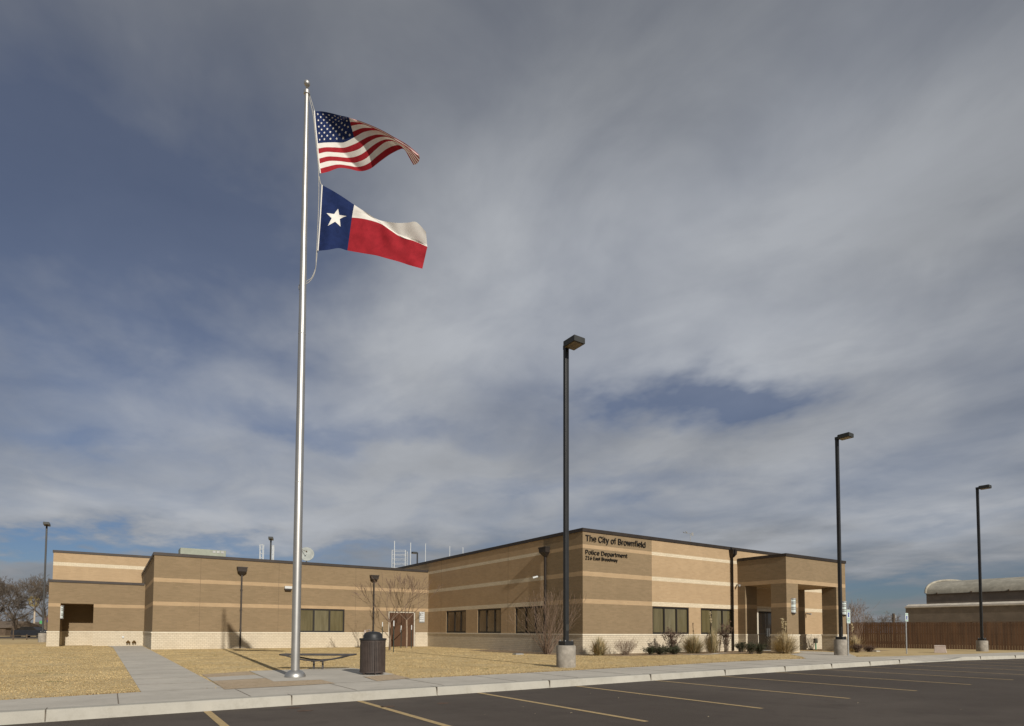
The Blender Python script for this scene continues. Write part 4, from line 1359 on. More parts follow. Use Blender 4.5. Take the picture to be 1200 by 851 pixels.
for k_ in ('red', 'blue', 'flagwhite'):      # thin cloth lets some sun through
    tt = M[k_].node_tree
    pb = [n_ for n_ in tt.nodes if n_.type == 'BSDF_PRINCIPLED'][0]
    tr_ = tt.nodes.new('ShaderNodeBsdfTranslucent')
    mx = tt.nodes.new('ShaderNodeMixShader')
    mx.inputs[0].default_value = .16
    cl = pb.inputs['Base Color'].links[0].from_socket
    tt.links.new(cl, tr_.inputs[0])
    ou = [n_ for n_ in tt.nodes if n_.type == 'OUTPUT_MATERIAL'][0]
    tt.links.new(pb.outputs[0], mx.inputs[1])
    tt.links.new(tr_.outputs[0], mx.inputs[2])
    tt.links.new(mx.outputs[0], ou.inputs[0])
     # distance of the flag plane ahead of the camera


def smoothpts(pts, n=8):
    out = []
    P = [Vector(p) for p in pts]
    for i in range(len(P)-1):
        p0, p1_, p2, p3 = P[max(i-1, 0)], P[i], P[i+1], P[min(i+2, len(P)-1)]
        for k in range(n):
            t = k/n
            out.append(.5*((2*p1_)+(-p0+p2)*t+(2*p0-5*p1_+4*p2-p3)*t*t+(-p0+3*p1_-3*p2+p3)*t**3))
    out.append(P[-1])
    return out


Z = lambda x, y: (340+x/3.152, 80+y/3.152)
rope = [D(*Z(x, y), FD-.02) for x, y in ((66, 92), (76, 130), (86, 180), (92, 240), (98, 300), (103, 350), (105, 395), (106, 425), (106, 470), (104, 540), (101, 610), (98, 670), (96, 700), (95, 735), (86, 768), (70, 790), (52, 800), (40, 812))]
q = MB()
q.tube(smoothpts(rope, 5), .007, 6)
r2 = [D(*Z(x, y), FD+.03) for x, y in ((70, 92), (84, 138), (91, 160))]
q.tube(smoothpts(r2, 4), .007, 6)
r3 = [D(*Z(x, y), FD+.01) for x, y in ((107, 400), (112, 425), (119, 434))]
q.tube(smoothpts(r3, 4), .010, 6)
r4 = [D(*Z(x, y), FD+.04) for x, y in ((100, 672), (98, 705), (92, 745), (78, 776), (62, 786), (58, 798), (36, 822), (34, 800), (60, 790))]
q.tube(smoothpts(r4, 4), .008, 6)
q.build('halyard', M['rope'], fp, smooth=True)


def interp(table, s):
    """table of (s, x, y, depth) with smooth interpolation"""
    if s <= table[0][0]:
        return table[0][1:]
    for i in range(len(table)-1):
        a, b = table[i], table[i+1]
        if s <= b[0]:
            p0 = table[max(i-1, 0)]
            p3 = table[min(i+2, len(table)-1)]
            t = (s-a[0])/(b[0]-a[0])
            r = []
            for k in (1, 2, 3):
                m1 = (b[k]-p0[k])/max(1e-6, b[0]-p0[0])*(b[0]-a[0])
                m2 = (p3[k]-a[k])/max(1e-6, p3[0]-a[0])*(b[0]-a[0])
                r.append((2*t**3-3*t*t+1)*a[k]+(t**3-2*t*t+t)*m1+(-2*t**3+3*t*t)*b[k]+(t**3-t*t)*m2)
            return tuple(r)
    return table[-1][1:]


def make_surface(rows, ripple):
    """rows: list of (t, table) from the top edge t=0 to the bottom edge t=1"""
    def pos(s, t):
        for i in range(len(rows)-1):
            if t <= rows[i+1][0] or i == len(rows)-2:
                k = (t-rows[i][0])/(rows[i+1][0]-rows[i][0])
                a, b = interp(rows[i][1], s), interp(rows[i+1][1], s)
                x, y, d = [a[j]*(1-k)+b[j]*k for j in range(3)]
                break
        return D(*Z(x, y), FD+d+ripple(s, t))
    return pos


def star(q, pos, sc, tc_, rs, rt, mi, side, sub=1, rot=0, eps=.004):
    N = 5
    pts = []
    for i in range(10):
        r = 1 if i % 2 == 0 else .40
        a = rot+math.pi/2+i*math.pi/5
        pts.append((sc+rs*r*math.cos(a), tc_-rt*r*math.sin(a)))
    tris = [((sc, tc_), pts[i], pts[(i+1) % 10]) for i in range(10)]
    for _ in range(sub):
        nt = []
        for a, b, c in tris:
            ab, bc, ca = [((p[0]+r[0])/2, (p[1]+r[1])/2) for p, r in ((a, b), (b, c), (c, a))]
            nt += [(a, ab, ca), (ab, b, bc), (ca, bc, c), (ab, bc, ca)]
        tris = nt
    for tri in tris:
        vs = []
        for s, t in tri:
            p = pos(s, t)
            nn = (pos(s+.01, t)-p).cross(pos(s, t+.01)-p).normalized()
            vs.append(p+nn*eps*side)
        q.add(vs, [(0, 1, 2)], mi)


def flag(name, label, pos, matf, ns, nt, stars, group):
    q = MB()
    vs = [pos(i/ns, k/nt) for k in range(nt+1) for i in range(ns+1)]
    o = 0
    fsx = []
    for k in range(nt):
        for i in range(ns):
            fsx.append(((k*(ns+1)+i, k*(ns+1)+i+1, (k+1)*(ns+1)+i+1, (k+1)*(ns+1)+i), matf((i+.5)/ns, (k+.5)/nt)))
    base = len(q.v)
    q.v.extend([tuple(v) for v in vs])
    for f_, mi in fsx:
        q.f.append(f_)
        q.m.append(mi)
    for st in stars:
        for side in (-1, 1):
            star(q, pos, *st[:4], 3, side, sub=st[4], rot=st[5])
    t = q.build(name, [M['red'], M['flagwhite'], M['blue'], M['stars']], None, smooth=True)
    # hoist tape belongs to the flag
    h = MB()
    h.tube([pos(0, k/10)-XA*.012 for k in range(11)], .016, 6)
    h.build('hoist_tape', M['stars'], t)
    return tag(t, label, 'flag', group)


ZB = lambda x, y: (362+x/8.571, 120+y/8.571)
ZT = lambda x, y: (362+x/7.596, 210+y/7.596)


def make_flag(rows, zf, ripple):
    def pos(s, t):
        for i in range(len(rows)-1):
            if t <= rows[i+1][0] or i == len(rows)-2:
                k = (t-rows[i][0])/(rows[i+1][0]-rows[i][0])
                a, b = interp(rows[i][1], s), interp(rows[i+1][1], s)
                x, y, d = [a[j]*(1-k)+b[j]*k for j in range(3)]
                break
        return D(*zf(x, y), FD+d+ripple(s, t))
    return pos


us_rows = [
    (0, [(0, 60, 88, 0), (.1, 140, 92, 0), (.2, 230, 110, 0), (.3, 315, 132, 0), (.4, 400, 152, .02), (.5, 500, 200, .16), (.6, 610, 245, .18), (.7, 740, 305, .18), (.8, 860, 378, .18), (.9, 980, 452, .16), (1, 1085, 530, .10)]),
    (3/13, [(0, 70, 225, 0), (.1, 155, 215, 0), (.2, 245, 205, 0), (.3, 330, 185, 0), (.4, 404, 160, 0), (.5, 500, 184, 0), (.6, 610, 225, 0), (.7, 740, 284, 0), (.8, 860, 352, 0), (.9, 990, 428, 0), (1, 1110, 530, 0)]),
    (5/13, [(0, 80, 318, 0), (.1, 155, 310, 0), (.2, 245, 300, 0), (.3, 335, 280, 0), (.4, 424, 238, 0), (.5, 520, 222, 0), (.6, 640, 240, 0), (.7, 760, 295, 0), (.8, 870, 362, 0), (.9, 985, 435, 0), (1, 1112, 575, 0)]),
    (7/13, [(0, 90, 412, 0), (.1, 155, 405, 0), (.2, 250, 402, 0), (.3, 350, 402, 0), (.4, 455, 352, 0), (.5, 560, 296, 0), (.6, 680, 283, 0), (.7, 790, 322, 0), (.8, 890, 385, 0), (.9, 985, 450, 0), (1, 1100, 600, 0)]),
    (9/13, [(0, 98, 515, 0), (.1, 180, 498, 0), (.2, 270, 503, 0), (.33, 380, 506, 0), (.45, 500, 470, 0), (.55, 600, 398, 0), (.65, 700, 352, 0), (.75, 800, 352, 0), (.85, 900, 400, 0), (.93, 990, 470, 0), (1, 1085, 615, 0)]),
    (11/13, [(0, 108, 615, 0), (.1, 200, 590, 0), (.2, 295, 590, 0), (.31, 400, 603, 0), (.4, 470, 605, 0), (.5, 570, 565, 0), (.6, 670, 475, 0), (.7, 760, 405, 0), (.79, 830, 390, 0), (.88, 915, 415, 0), (.94, 985, 480, 0), (1, 1070, 625, 0)]),
    (1, [(0, 120, 715, 0), (.09, 200, 695, 0), (.18, 300, 660, 0), (.29, 400, 668, 0), (.4, 520, 692, 0), (.5, 620, 665, 0), (.6, 720, 590, 0), (.7, 820, 520, 0), (.81, 930, 468, 0), (.87, 965, 482, 0), (.94, 1010, 560, 0), (1, 1050, 628, 0)])]


def crease(s, t):
    sc = .04+.36*t
    sm_ = max(0.0, s-sc)
    return .50*min(s, sc) - 1.15*(math.sqrt(sm_*sm_+.0009)-.03) + 1.3*max(0, s-.80)**1.0*(1 if s > .8 else 0) + .016*math.sin(30*s+5*t)*s


pos_us = make_flag(us_rows, ZB, crease)


def mat_us(s, t):
    if s < .40 and t < 7/13:
        return 2
    return int(t*13) % 2


stars_us = []
for r_i in range(9):
    for c_i in range(11):
        if (r_i+c_i) % 2 == 0:
            stars_us.append((.40*(c_i+1)/12, (7/13)*(r_i+1)/10, .0135, .022, 0, 0))
flag('flag', 'striped red and white flag with starred blue corner, uppermost on the flagpole', pos_us, mat_us, 110, 78, stars_us, 'flags on the flagpole')

tx_rows = [
    (0, [(0, 122, 55, 0), (.11, 215, 105, .02), (.22, 308, 163, 0), (.333, 403, 228, 0), (.45, 510, 298, .0), (.55, 610, 358, .02), (.65, 700, 380, -.05), (.75, 790, 390, -.11), (.85, 880, 388, -.13), (.93, 958, 384, -.14), (1, 1042, 470, -.10)]),
    (.25, [(0, 114, 198, 0), (.11, 205, 215, .03), (.22, 300, 245, -.02), (.333, 392, 284, .0), (.45, 520, 318, .0), (.55, 620, 372, .0), (.65, 715, 440, .0), (.75, 790, 490, .02), (.85, 865, 522, .03), (.93, 960, 552, .04), (1, 1052, 585, .04)]),
    (.5, [(0, 106, 345, 0), (.11, 195, 342, -.05), (.22, 288, 340, .04), (.333, 383, 342, .0), (.45, 500, 356, -.04), (.57, 640, 398, .02), (.66, 725, 455, -.03), (.77, 830, 522, .0), (.87, 925, 547, .02), (1, 1055, 602, .03)]),
    (1, [(0, 85, 638, 0), (.11, 170, 630, -.05), (.22, 265, 615, .05), (.333, 343, 635, .0), (.45, 470, 658, -.03), (.57, 600, 680, .03), (.66, 690, 705, -.04), (.77, 800, 735, .02), (.87, 890, 765, .0), (1, 1010, 798, .03)])]
pos_tx = make_flag(tx_rows, ZT, lambda s, t: .035*math.sin(13*s+3.5*t)*min(1, s*3)+.014*math.sin(33*s-8*t)*s+.02*math.sin(20*s-14*t)*s*t)


def mat_tx(s, t):
    if s < .333:
        return 2
    return 1 if t < .5 else 0


flag('flag', 'red, white and blue flag with one big white star, hanging below the striped flag', pos_tx, mat_tx, 96, 48, [(.165, .50, .115, .175, 3, -.12)], 'flags on the flagpole')

# ------------------------------------------------------------------ litter bin and bench
bx0, by0 = G(440.3, 791.2).x, G(440.3, 791.2).y+.22
tb = thing('litter_bin', 'round brown slatted litter bin with black domed lid beside the plaza', 'litter bin', (bx0, by0, 0))
q = MB()
n = 44
for i in range(n):
    a = 2*math.pi*i/n
    T = Matrix.Translation((bx0, by0, 0)) @ Matrix.Rotation(a, 4, 'Z')
    q.box(.300, .313, -.0165, .0165, .085, .85, T=T)
q.build('slats', M['can'], tb)
q = MB()
q.lathe([(.27, .07), (.297, .07), (.297, .84), (.27, .84)], 40, (bx0, by0, 0))
q.build('liner', M['canlid'], tb, smooth='auto')
for z0, r0 in ((.055, .318), (.82, .318)):
    q = MB()
    q.lathe([(r0-.02, 0), (r0, 0), (r0, .04), (r0-.02, .04)], 40, (bx0, by0, z0), cap=False)
    q.build('hoop', M['can'], tb, smooth='auto')
q = MB()
q.lathe([(.30, .862), (.332, .862), (.336, .885), (.332, .91), (.245, .915), (.235, .93), (.232, .985), (.21, 1.035), (.16, 1.065), (.08, 1.08), (.001, 1.083)], 40, (bx0, by0, 0), cap=False)
q.build('lid', M['canlid'], tb, smooth='auto')
for k in range(4):
    a = k*math.pi/2+.45
    q = MB()
    T = Matrix.Translation((bx0, by0, 0)) @ Matrix.Rotation(a, 4, 'Z')
    q.box(.25, .32, -.025, .025, .01, .07, T=T)
    q.build('foot', M['can'], tb)
q = MB()
da = math.atan2(-YA.y, -YA.x)+.42
hc = Vector((bx0+.335*math.cos(da), by0+.335*math.sin(da), 0))
q.tube([hc+Vector((0, 0, .02)), hc+Vector((0, 0, .86))], .014, 8)
q.tube([hc+Vector((0, 0, .84)), Vector((bx0+.25*math.cos(da-.2), by0+.25*math.sin(da-.2), .86))], .012, 8)
q.build('lid_bar', M['can'], tb)

bc = G(372.9, 784.6)
bn = thing('bench', 'backless dark metal bench with bowed underframe beside the flagpole', 'bench', (bc.x, bc.y, 0))
ang = math.atan2(XA.y, XA.x)
T = Matrix.Translation((bc.x, bc.y, 0)) @ Matrix.Rotation(ang, 4, 'Z')
HS = .43
Lb = 1.0
q = MB()
for k in range(9):
    yy = -.20+k*.05
    q.box(-Lb+.05, Lb-.05, yy-.019, yy+.019, HS-.028, HS-.008, T=T)
q.build('seat', M['benchtop'], bn)
for yy in (-.235, .235):
    q = MB()
    pts = [(-Lb, yy, HS-.01), (Lb, yy, HS-.01)]
    q.tube([T @ Vector(p) for p in pts], .022, 8)
    arc_ = [(-Lb, HS-.01), (-Lb+.15, HS-.03), (-.6, HS-.10), (-.3, HS-.155), (0, HS-.175), (.3, HS-.155), (.6, HS-.10), (Lb-.15, HS-.03), (Lb, HS-.01)]
    q.tube([T @ Vector((a, yy, z)) for a, z in arc_], .022, 8)
    q.build('side_frame', M['bench'], bn, smooth='auto')
q = MB()
for xx in (-Lb, Lb):
    q.tube([T @ Vector((xx, -.235, HS-.01)), T @ Vector((xx, .235, HS-.01))], .026, 8)
q.build('end_bar', M['bench'], bn)
for xx in (-.125, .125):
    q = MB()
    q.tube([T @ Vector((xx, 0, .012)), T @ Vector((xx, 0, HS-.15))], .03, 8)
    q.tube([T @ Vector((xx, -.2, HS-.19)), T @ Vector((xx, .2, HS-.19))], .02, 8)
    q.build('leg', M['bench'], bn, smooth='auto')

# pipe fitting seen beside the bin lid
c = D(427.6, 745, 38)
pf = thing('backflow_valve', 'pale pipe fitting with round blue-grey head standing left behind the litter bin', 'pipe valve', (c.x, c.y, 0))
q = MB()
q.tube([(c.x, c.y, 0), (c.x, c.y, D(428, 739, 38).z), (c.x+.25, c.y-.1, D(428, 738, 38).z), (c.x+.3, c.y-.12, .6)], .07, 8)
q.build('pipe', M['pink'], pf, smooth='auto')
q = MB()
e = D(428, 746, 38)
q.lathe([(.01, 0), (.16, .05), (.2, .16), (.16, .28), (.01, .34)], 14, (e.x, e.y-.1, e.z-.17))
q.build('valve_head', M['galv'], pf, smooth=True)
for x, y, lb in ((607, 767.3, 'small pale valve box lid in the lawn near the big bare shrub'), (1026, 763.8, 'small grey concrete slab in the grass before the fence')):
    c = G(x, y)
    q = MB()
    q.box(c.x-.22, c.x+.22, c.y-.16, c.y+.16, -.05, .05)
    q.box(c.x-.19, c.x+.19, c.y-.13, c.y+.13, .05, .062)
    tag(q.build('valve_box', M['grey'] if x < 700 else M['kerb'], bevel=.01), lb, 'valve box')

# ------------------------------------------------------------------ signs, cabinet, green post
def wheelchair_sign(x, y, ztop_px, label, extra):
    g = G(x, y)
    dp = (g-CAM).dot(YA)
    t = thing('parking_sign', label, 'road sign', (g.x, g.y, 0), 'accessible parking signs')
    zt = D(x, ztop_px, dp).z
    q = MB()
    q.tube([(g.x, g.y, 0), (g.x, g.y, zt-.05)], .032, 8)
    q.build('post', M['galv'], t, smooth='auto')
    T = Matrix.Translation((g.x, g.y-.045, 0))
    h = .46 if extra else .44
    z1, z0 = zt, zt-h
    q = MB()
    q.box(-.155, .155, -.004, .004, z0, z1, T=T)
    sp_ = q.build('sign_plate', M['signw'], t)
    q = MB()
    e = -.007
    q.box(-.075, .075, e-.001, -.004, z0+.10, z1-.14, T=T)
    q.build('blue_panel', M['signb'], sp_)
    # wheelchair symbol in white on the blue panel
    q = MB()
    cx_, cz_ = 0, z0+.18
    e2 = e-.003
    ring = []
    for i in range(15):
        a = -2.6+i*3.6/14
        ring.append(T @ Vector((cx_+.038*math.cos(a)-.005, e2, cz_-.01+.038*math.sin(a))))
    q.tube(ring, .005, 5)
    q.tube([T @ Vector((cx_-.01, e2, cz_+.085)), T @ Vector((cx_-.005, e2, cz_+.02)), T @ Vector((cx_+.03, e2, cz_+.02)), T @ Vector((cx_+.045, e2, cz_-.035)), T @ Vector((cx_+.06, e2, cz_-.03))], .007, 5)
    q.lathe([(.001, -.014), (.012, -.008), (.014, 0), (.012, .008), (.001, .014)], 8, tuple(T @ Vector((cx_-.012, e2, cz_+.11))))
    q.build('wheelchair_symbol', M['stars'], sp_)
    q = MB()
    for zb_, hh in ((z1-.045, .012), (z1-.075, .012), (z1-.105, .012)):
        q.box(-.12, .12, -.0065, -.004, zb_, zb_+hh, T=T)
    q.box(-.12, .12, -.0065, -.004, z0+.03, z0+.055, T=T)
    q.build('green_lines', M['signg'], sp_)
    if extra:
        q = MB()
        q.box(-.155, .155, -.004, .004, z0-.20, z0-.02, T=T)
        ep = q.build('small_plate', M['signw'], t)
        q = MB()
        q.box(-.11, .11, -.0065, -.004, z0-.09, z0-.06, T=T)
        q.box(-.11, .11, -.0065, -.004, z0-.15, z0-.125, T=T)
        q.build('green_lines', M['signg'], ep)


wheelchair_sign(994.2, 768.2, 714.6, 'accessible parking sign with a second small plate, beside the lamp post at the canopy', True)
wheelchair_sign(1062.5, 766.4, 718.6, 'accessible parking sign standing alone in front of the wooden fence', False)
c = G(1109.5, 765.4)
q = MB()
a_ = R(-12)
Tc = Matrix.Translation((c.x, c.y+.30, 0)) @ Matrix.Rotation(R(20), 4, 'Z') @ Matrix.Diagonal((.80, .9, .80, 1))
q.add([Tc @ Vector(v) for v in ((-.42, -.32, 0), (.42, -.32, 0), (.42, .32, 0), (-.42, .32, 0), (-.36, -.24, .50), (.36, -.24, .50), (.36, .30, .50), (-.36, .30, .50))],
      [(0, 3, 2, 1), (4, 5, 6, 7), (0, 1, 5, 4), (1, 2, 6, 5), (2, 3, 7, 6), (3, 0, 4, 7)])
cb_ = thing('utility_cabinet', 'low pinkish utility cabinet in the grass before the wooden fence', 'utility box', (c.x, c.y+.35, 0))
q.build('body', M['pink'], cb_, bevel=.015)
q = MB()
q.add([Tc @ Vector(v) for v in ((-.385, -.27, .44), (.385, -.27, .44), (.385, .32, .44), (-.385, .32, .44), (-.37, -.25, .53), (.37, -.25, .53), (.37, .31, .53), (-.37, .31, .53))],
      [(0, 3, 2, 1), (4, 5, 6, 7), (0, 1, 5, 4), (1, 2, 6, 5), (2, 3, 7, 6), (3, 0, 4, 7)])
q.build('lid', M['pink'], cb_, bevel=.012)
q = MB()
q.box(-.14, .14, -.29, -.27, .40, .42, T=Tc)
q.build('latch', M['bronze'], cb_)
c = OV(956, -.7, 755)
ub = thing('irrigation_box', 'small dark green box on a post against the sunlit wall right of the door', 'utility box', (c.x, -.7, 0))
q = MB()
q.tube([(c.x, -.7, 0), (c.x, -.7, .5)], .04, 8)
q.build('post', M['signg'], ub)
q = MB()
q.box(c.x-.14, c.x+.14, -.76, -.62, .42, .72)
q.build('box', M['stake'], ub, bevel=.01)

# ------------------------------------------------------------------ trees and plants
def branches(q, p, d, length, rad, depth, rng, gravity=.12, split=(2, 3), spread=.55, seg=3, nmin=3, rmin=.004, shrink=.74, curve=.12, mi=0):
    pts, rads = [Vector(p)], [rad]
    d = Vector(d).normalized()
    for i in range(seg):
        d = (d+Vector((rng.uniform(-1, 1), rng.uniform(-1, 1), rng.uniform(-.5, 1)*gravity*3))*curve).normalized()
        pts.append(pts[-1]+d*length/seg)
        rads.append(max(rmin, rad*(1-.38*(i+1)/seg)))
    q.tube(pts, rads, 8 if depth > 3 and rad > .03 else (5 if rad > .02 else 3), mi, cap=False)
    if depth <= 0:
        return
    n = rng.randint(*split)
    for k in range(n):
        a = rng.uniform(0, 2*math.pi)
        o = d.orthogonal().normalized()
        o.rotate(Matrix.Rotation(a, 3, d))
        nd = (d+o*spread*rng.uniform(.6, 1.3)+Vector((0, 0, gravity))).normalized()
        st = pts[-1] if k < 2 or seg < 3 else pts[-2]
        branches(q, st, nd, length*shrink*rng.uniform(.8, 1.15), rads[-1]*rng.uniform(.62, .82), depth-1, rng, gravity, split, spread, seg, nmin, rmin, shrink, curve, mi)


def young_tree(x, y, dep, ytop, label, seed, lean=0.0):
    c = D(x, y, dep)
    c.z = 0
    H = D(x, ytop, dep).z
    rng = random.Random(seed)
    t = thing('young_tree', label, 'tree', c, 'young bare trees by the brown door')
    th = H*.42
    q = MB()
    q.tube([c, c+Vector((.02, 0, th*.5)), c+Vector((lean, .02, th))], [.062, .052, .048], 8)
    q.build('trunk', M['palebark'], t, smooth='auto')
    q = MB()
    top = c+Vector((lean, .02, th-.02))
    for k in range(4):
        a = k*1.57+rng.uniform(-.3, .3)
        branches(q, top, Vector((math.cos(a)*.8, math.sin(a)*.8, rng.uniform(.6, 1.0))), H*.25, .032, 4, rng, .22, (2, 3), .50, 3, 3, .0085, .78, .12)
    q.build('crown', M['twig'], t)


young_tree(456.5, 760, 34, 684, 'nearer young bare tree, its trunk rising just right of the litter bin', 5)
young_tree(476.3, 760, 39, 682, 'farther young bare tree standing in front of the brown double door', 12)
stakes = [(448.0, 37.5, 729, 'leftmost tree stake, partly behind the dark downspout near the bin'), (461.3, 31, 727.5, 'nearest and tallest tree stake, left of the brown door'),
          (470.0, 38, 733.2, 'tree stake in front of the middle of the brown door'), (482.2, 38, 732.7, 'rightmost tree stake, by the right edge of the brown door')]
for x, dep, yt, lb in stakes:
    c = D(x, 750, dep)
    zt = D(x, yt, dep).z
    t = thing('tree_stake', lb, 'stake', (c.x, c.y, 0), 'metal stakes round the young trees')
    q = MB()
    q.box(c.x-.022, c.x+.022, c.y-.006, c.y+.006, -.05, zt-.28)
    q.box(c.x-.006, c.x+.006, c.y+.006, c.y+.035, -.05, zt-.28)
    q.build('stake', M['stake'], t)
    q = MB()
    q.box(c.x-.024, c.x+.024, c.y-.008, c.y+.037, zt-.28, zt)
    q.build('white_tip', M['white'], t)


def big_tree(x, dep, ytop, label, seed, rad=.35, spread=.62, depth=6, group='bare trees beyond the lot', th_=.28, split=(2, 3), rmin=.014, mt='twigfar'):
    c = D(x, 740, dep)
    c.z = 0
    H = D(x, ytop, dep).z
    rng = random.Random(seed)
    t = thing('bare_tree', label, 'tree', c, group)
    q = MB()
    th = H*th_
    q.tube([c+Vector((0, 0, -.1)), c+Vector((.05, 0, th*.5)), c+Vector((rng.uniform(-.2, .2), 0, th))], [rad, rad*.8, rad*.72], 8)
    top = Vector(q.v[-4])
    q.build('trunk', M['bark'], t, smooth='auto')
    q = MB()
    s0 = c+Vector((0, 0, th-.05))
    for k in range(4):
        a = k*1.57+rng.uniform(-.4, .4)
        branches(q, s0, Vector((math.cos(a), math.sin(a), rng.uniform(.6, 1.1))), H*.24, rad*.5, depth, rng, .10, split, spread, 2 if depth > 5 else 3, 3, rmin, .80, .18)
    # keep the tree to its measured height
    zs = max(v[2] for v in q.v)
    k = (H-th)/max(.1, zs-th)
    q.v = [(c.x+(v[0]-c.x)*min(1.15, k), c.y+(v[1]-c.y)*min(1.15, k), th+(v[2]-th)*k if v[2] > th else v[2]) for v in q.v]
    q.build('crown', M[mt], t)


big_tree(-14, 80, 668, 'big bare tree at the left edge of the view beyond the grass', 21, .5, .6, 7, rmin=.021)
big_tree(16, 88, 676, 'wide bare tree left of the twin-headed lamp post', 22, .4, .6, 7, rmin=.021)
big_tree(52, 98, 671, 'bare tree behind the leftmost lamp post', 25, .4, .6, 7, rmin=.021)
big_tree(-2, 105, 700, 'low dark bare tree far behind at the left edge', 24, .4, .7, 7, rmin=.021)
big_tree(30, 125, 706, 'small bare tree far off behind the yellow ornament pole', 27, .35, .7, 5)
big_tree(1000, 62, 705, 'bare tree behind the fence, right next to the canopy', 31, .14, .6, 5, 'bare trees behind the wooden fence', rmin=.012)
big_tree(1029, 84, 715.5, 'bare tree behind the fence between the two parking signs, left of the wooden pole', 32, .2, .7, 5, 'bare trees behind the wooden fence')
big_tree(1053, 92, 718, 'low bare tree behind the fence at the corner of the grey stucco building', 33, .2, .7, 5, 'bare trees behind the wooden fence')
big_tree(1015, 110, 721, 'farthest bare tree behind the fence, low in the gap beside the canopy', 34, .2, .7, 5, 'bare trees behind the wooden fence')


def shrub_bare(c, H, Wd, label, n, seed, mt='twig', depth=3, name='bare_shrub', r0=.012, group=None, rmin=.003):
    rng = random.Random(seed)
    q = MB()
    for i in range(n):
        a = rng.uniform(0, 6.28)
        rr_ = math.sqrt(rng.random())
        d = Vector((math.cos(a)*rr_*Wd/H*.5, math.sin(a)*rr_*Wd/H*.4, 1))
        s = Vector((c.x+rng.uniform(-.15, .15), c.y+rng.uniform(-.12, .12), -.02))
        branches(q, s, d, H*rng.uniform(.40, .62), r0*rng.uniform(.7, 1.2), depth, rng, .16, (1, 2), .30, 3, 3, rmin, .66, .07)
    return tag(q.build(name, M[mt]), label, 'shrub', group)


c = OU(642, -1.25)
shrub_bare(c, 2.2, 4.6, 'large bare fan-shaped shrub of brown stems before the shaded wall', 70, 4, depth=4, r0=.014, rmin=.0045)
c = OV(733, -1.3)
shrub_bare(c, .58, 2.0, 'low pale twiggy shrub between the first grass clump and the windows', 120, 5, mt='twigpale', depth=4, r0=.007, group='shrubs along the front wall')


def grass_clump(c, H, Wd, label, n, seed, mats=('straw', 'olive', 'straw2'), w_=.012, plumes=0):
    rng = random.Random(seed)
    q = MB()
    for i in range(n):
        a = rng.uniform(0, 6.28)
        out = Vector((math.cos(a), math.sin(a), 0))
        s = Vector((c.x, c.y, 0))+out*abs(rng.gauss(0, .07*Wd))
        ph = math.acos(min(.97, rng.random()**.9*.97))
        L = H*rng.uniform(.62, 1.08)
        lat = min(1.25, Wd/(1.5*H))
        droop = .30*math.cos(ph)+rng.uniform(.02, .12)
        side = Vector((-out.y, out.x, 0))
        mi = rng.choices(range(len(mats)), (5, 4, 2))[0]
        prev = None
        N = 5
        for k in range(N+1):
            t = k/N
            z = L*(math.sin(ph)*t-droop*t*t*.9)
            p = s+out*(L*math.cos(ph)*lat*t*1.05)+Vector((0, 0, max(z, .01)+.02*t))
            ww = w_*(1-t)*rng.uniform(.8, 1.2)+.0015
            cur = (p-side*ww, p+side*ww)
            if prev:
                q.quad(prev[0], prev[1], cur[1], cur[0], mi)
            prev = cur
    for i in range(plumes):
        a = rng.uniform(0, 6.28)
        s = Vector((c.x, c.y, 0))
        e = s+Vector((math.cos(a)*.12, math.sin(a)*.12, H*rng.uniform(1.25, 1.6)))
        q.tube([s, (s+e)/2, e], [.006, .006, .004], 4, 0)
        for k in range(60):
            t = rng.uniform(.72, 1.0)
            p = s.lerp(e, t)
            q.quad(p, p+Vector((rng.gauss(0, .03), rng.gauss(0, .03), .05)), p+Vector((rng.gauss(0, .04), rng.gauss(0, .04), .07)), p+Vector((.004, 0, .01)), 2)
    return tag(q.build('ornamental_grass', [M[k] for k in mats]), label, 'grass clump', 'ornamental grass clumps by the wall')


for x, v, H, Wd, lb, pl, n in ((702, -1.2, .95, 1.25, 'rounded olive grass clump nearest the building corner', 0, 900), (812, -1.3, 1.15, 1.9, 'wide olive grass clump below the gap between the two front windows', 0, 1100),
                               (835, -1.3, 1.45, 1.15, 'narrow upright pale grass clump below the right front window', 1, 750), (919, -3.75, 1.25, 2.0, 'big straw-coloured grass clump with a tall plume before the canopy post', 2, 1500),
                               (1000.5, -4.2, 1.05, 1.3, 'pale grass clump right of the canopy beside the sign', 1, 800)):
    c = OV(x, v)
    grass_clump(c, H, Wd, lb, n, int(x), ('straw', 'olive', 'straw2') if x < 850 else ('straw', 'straw2', 'straw2'), plumes=pl)


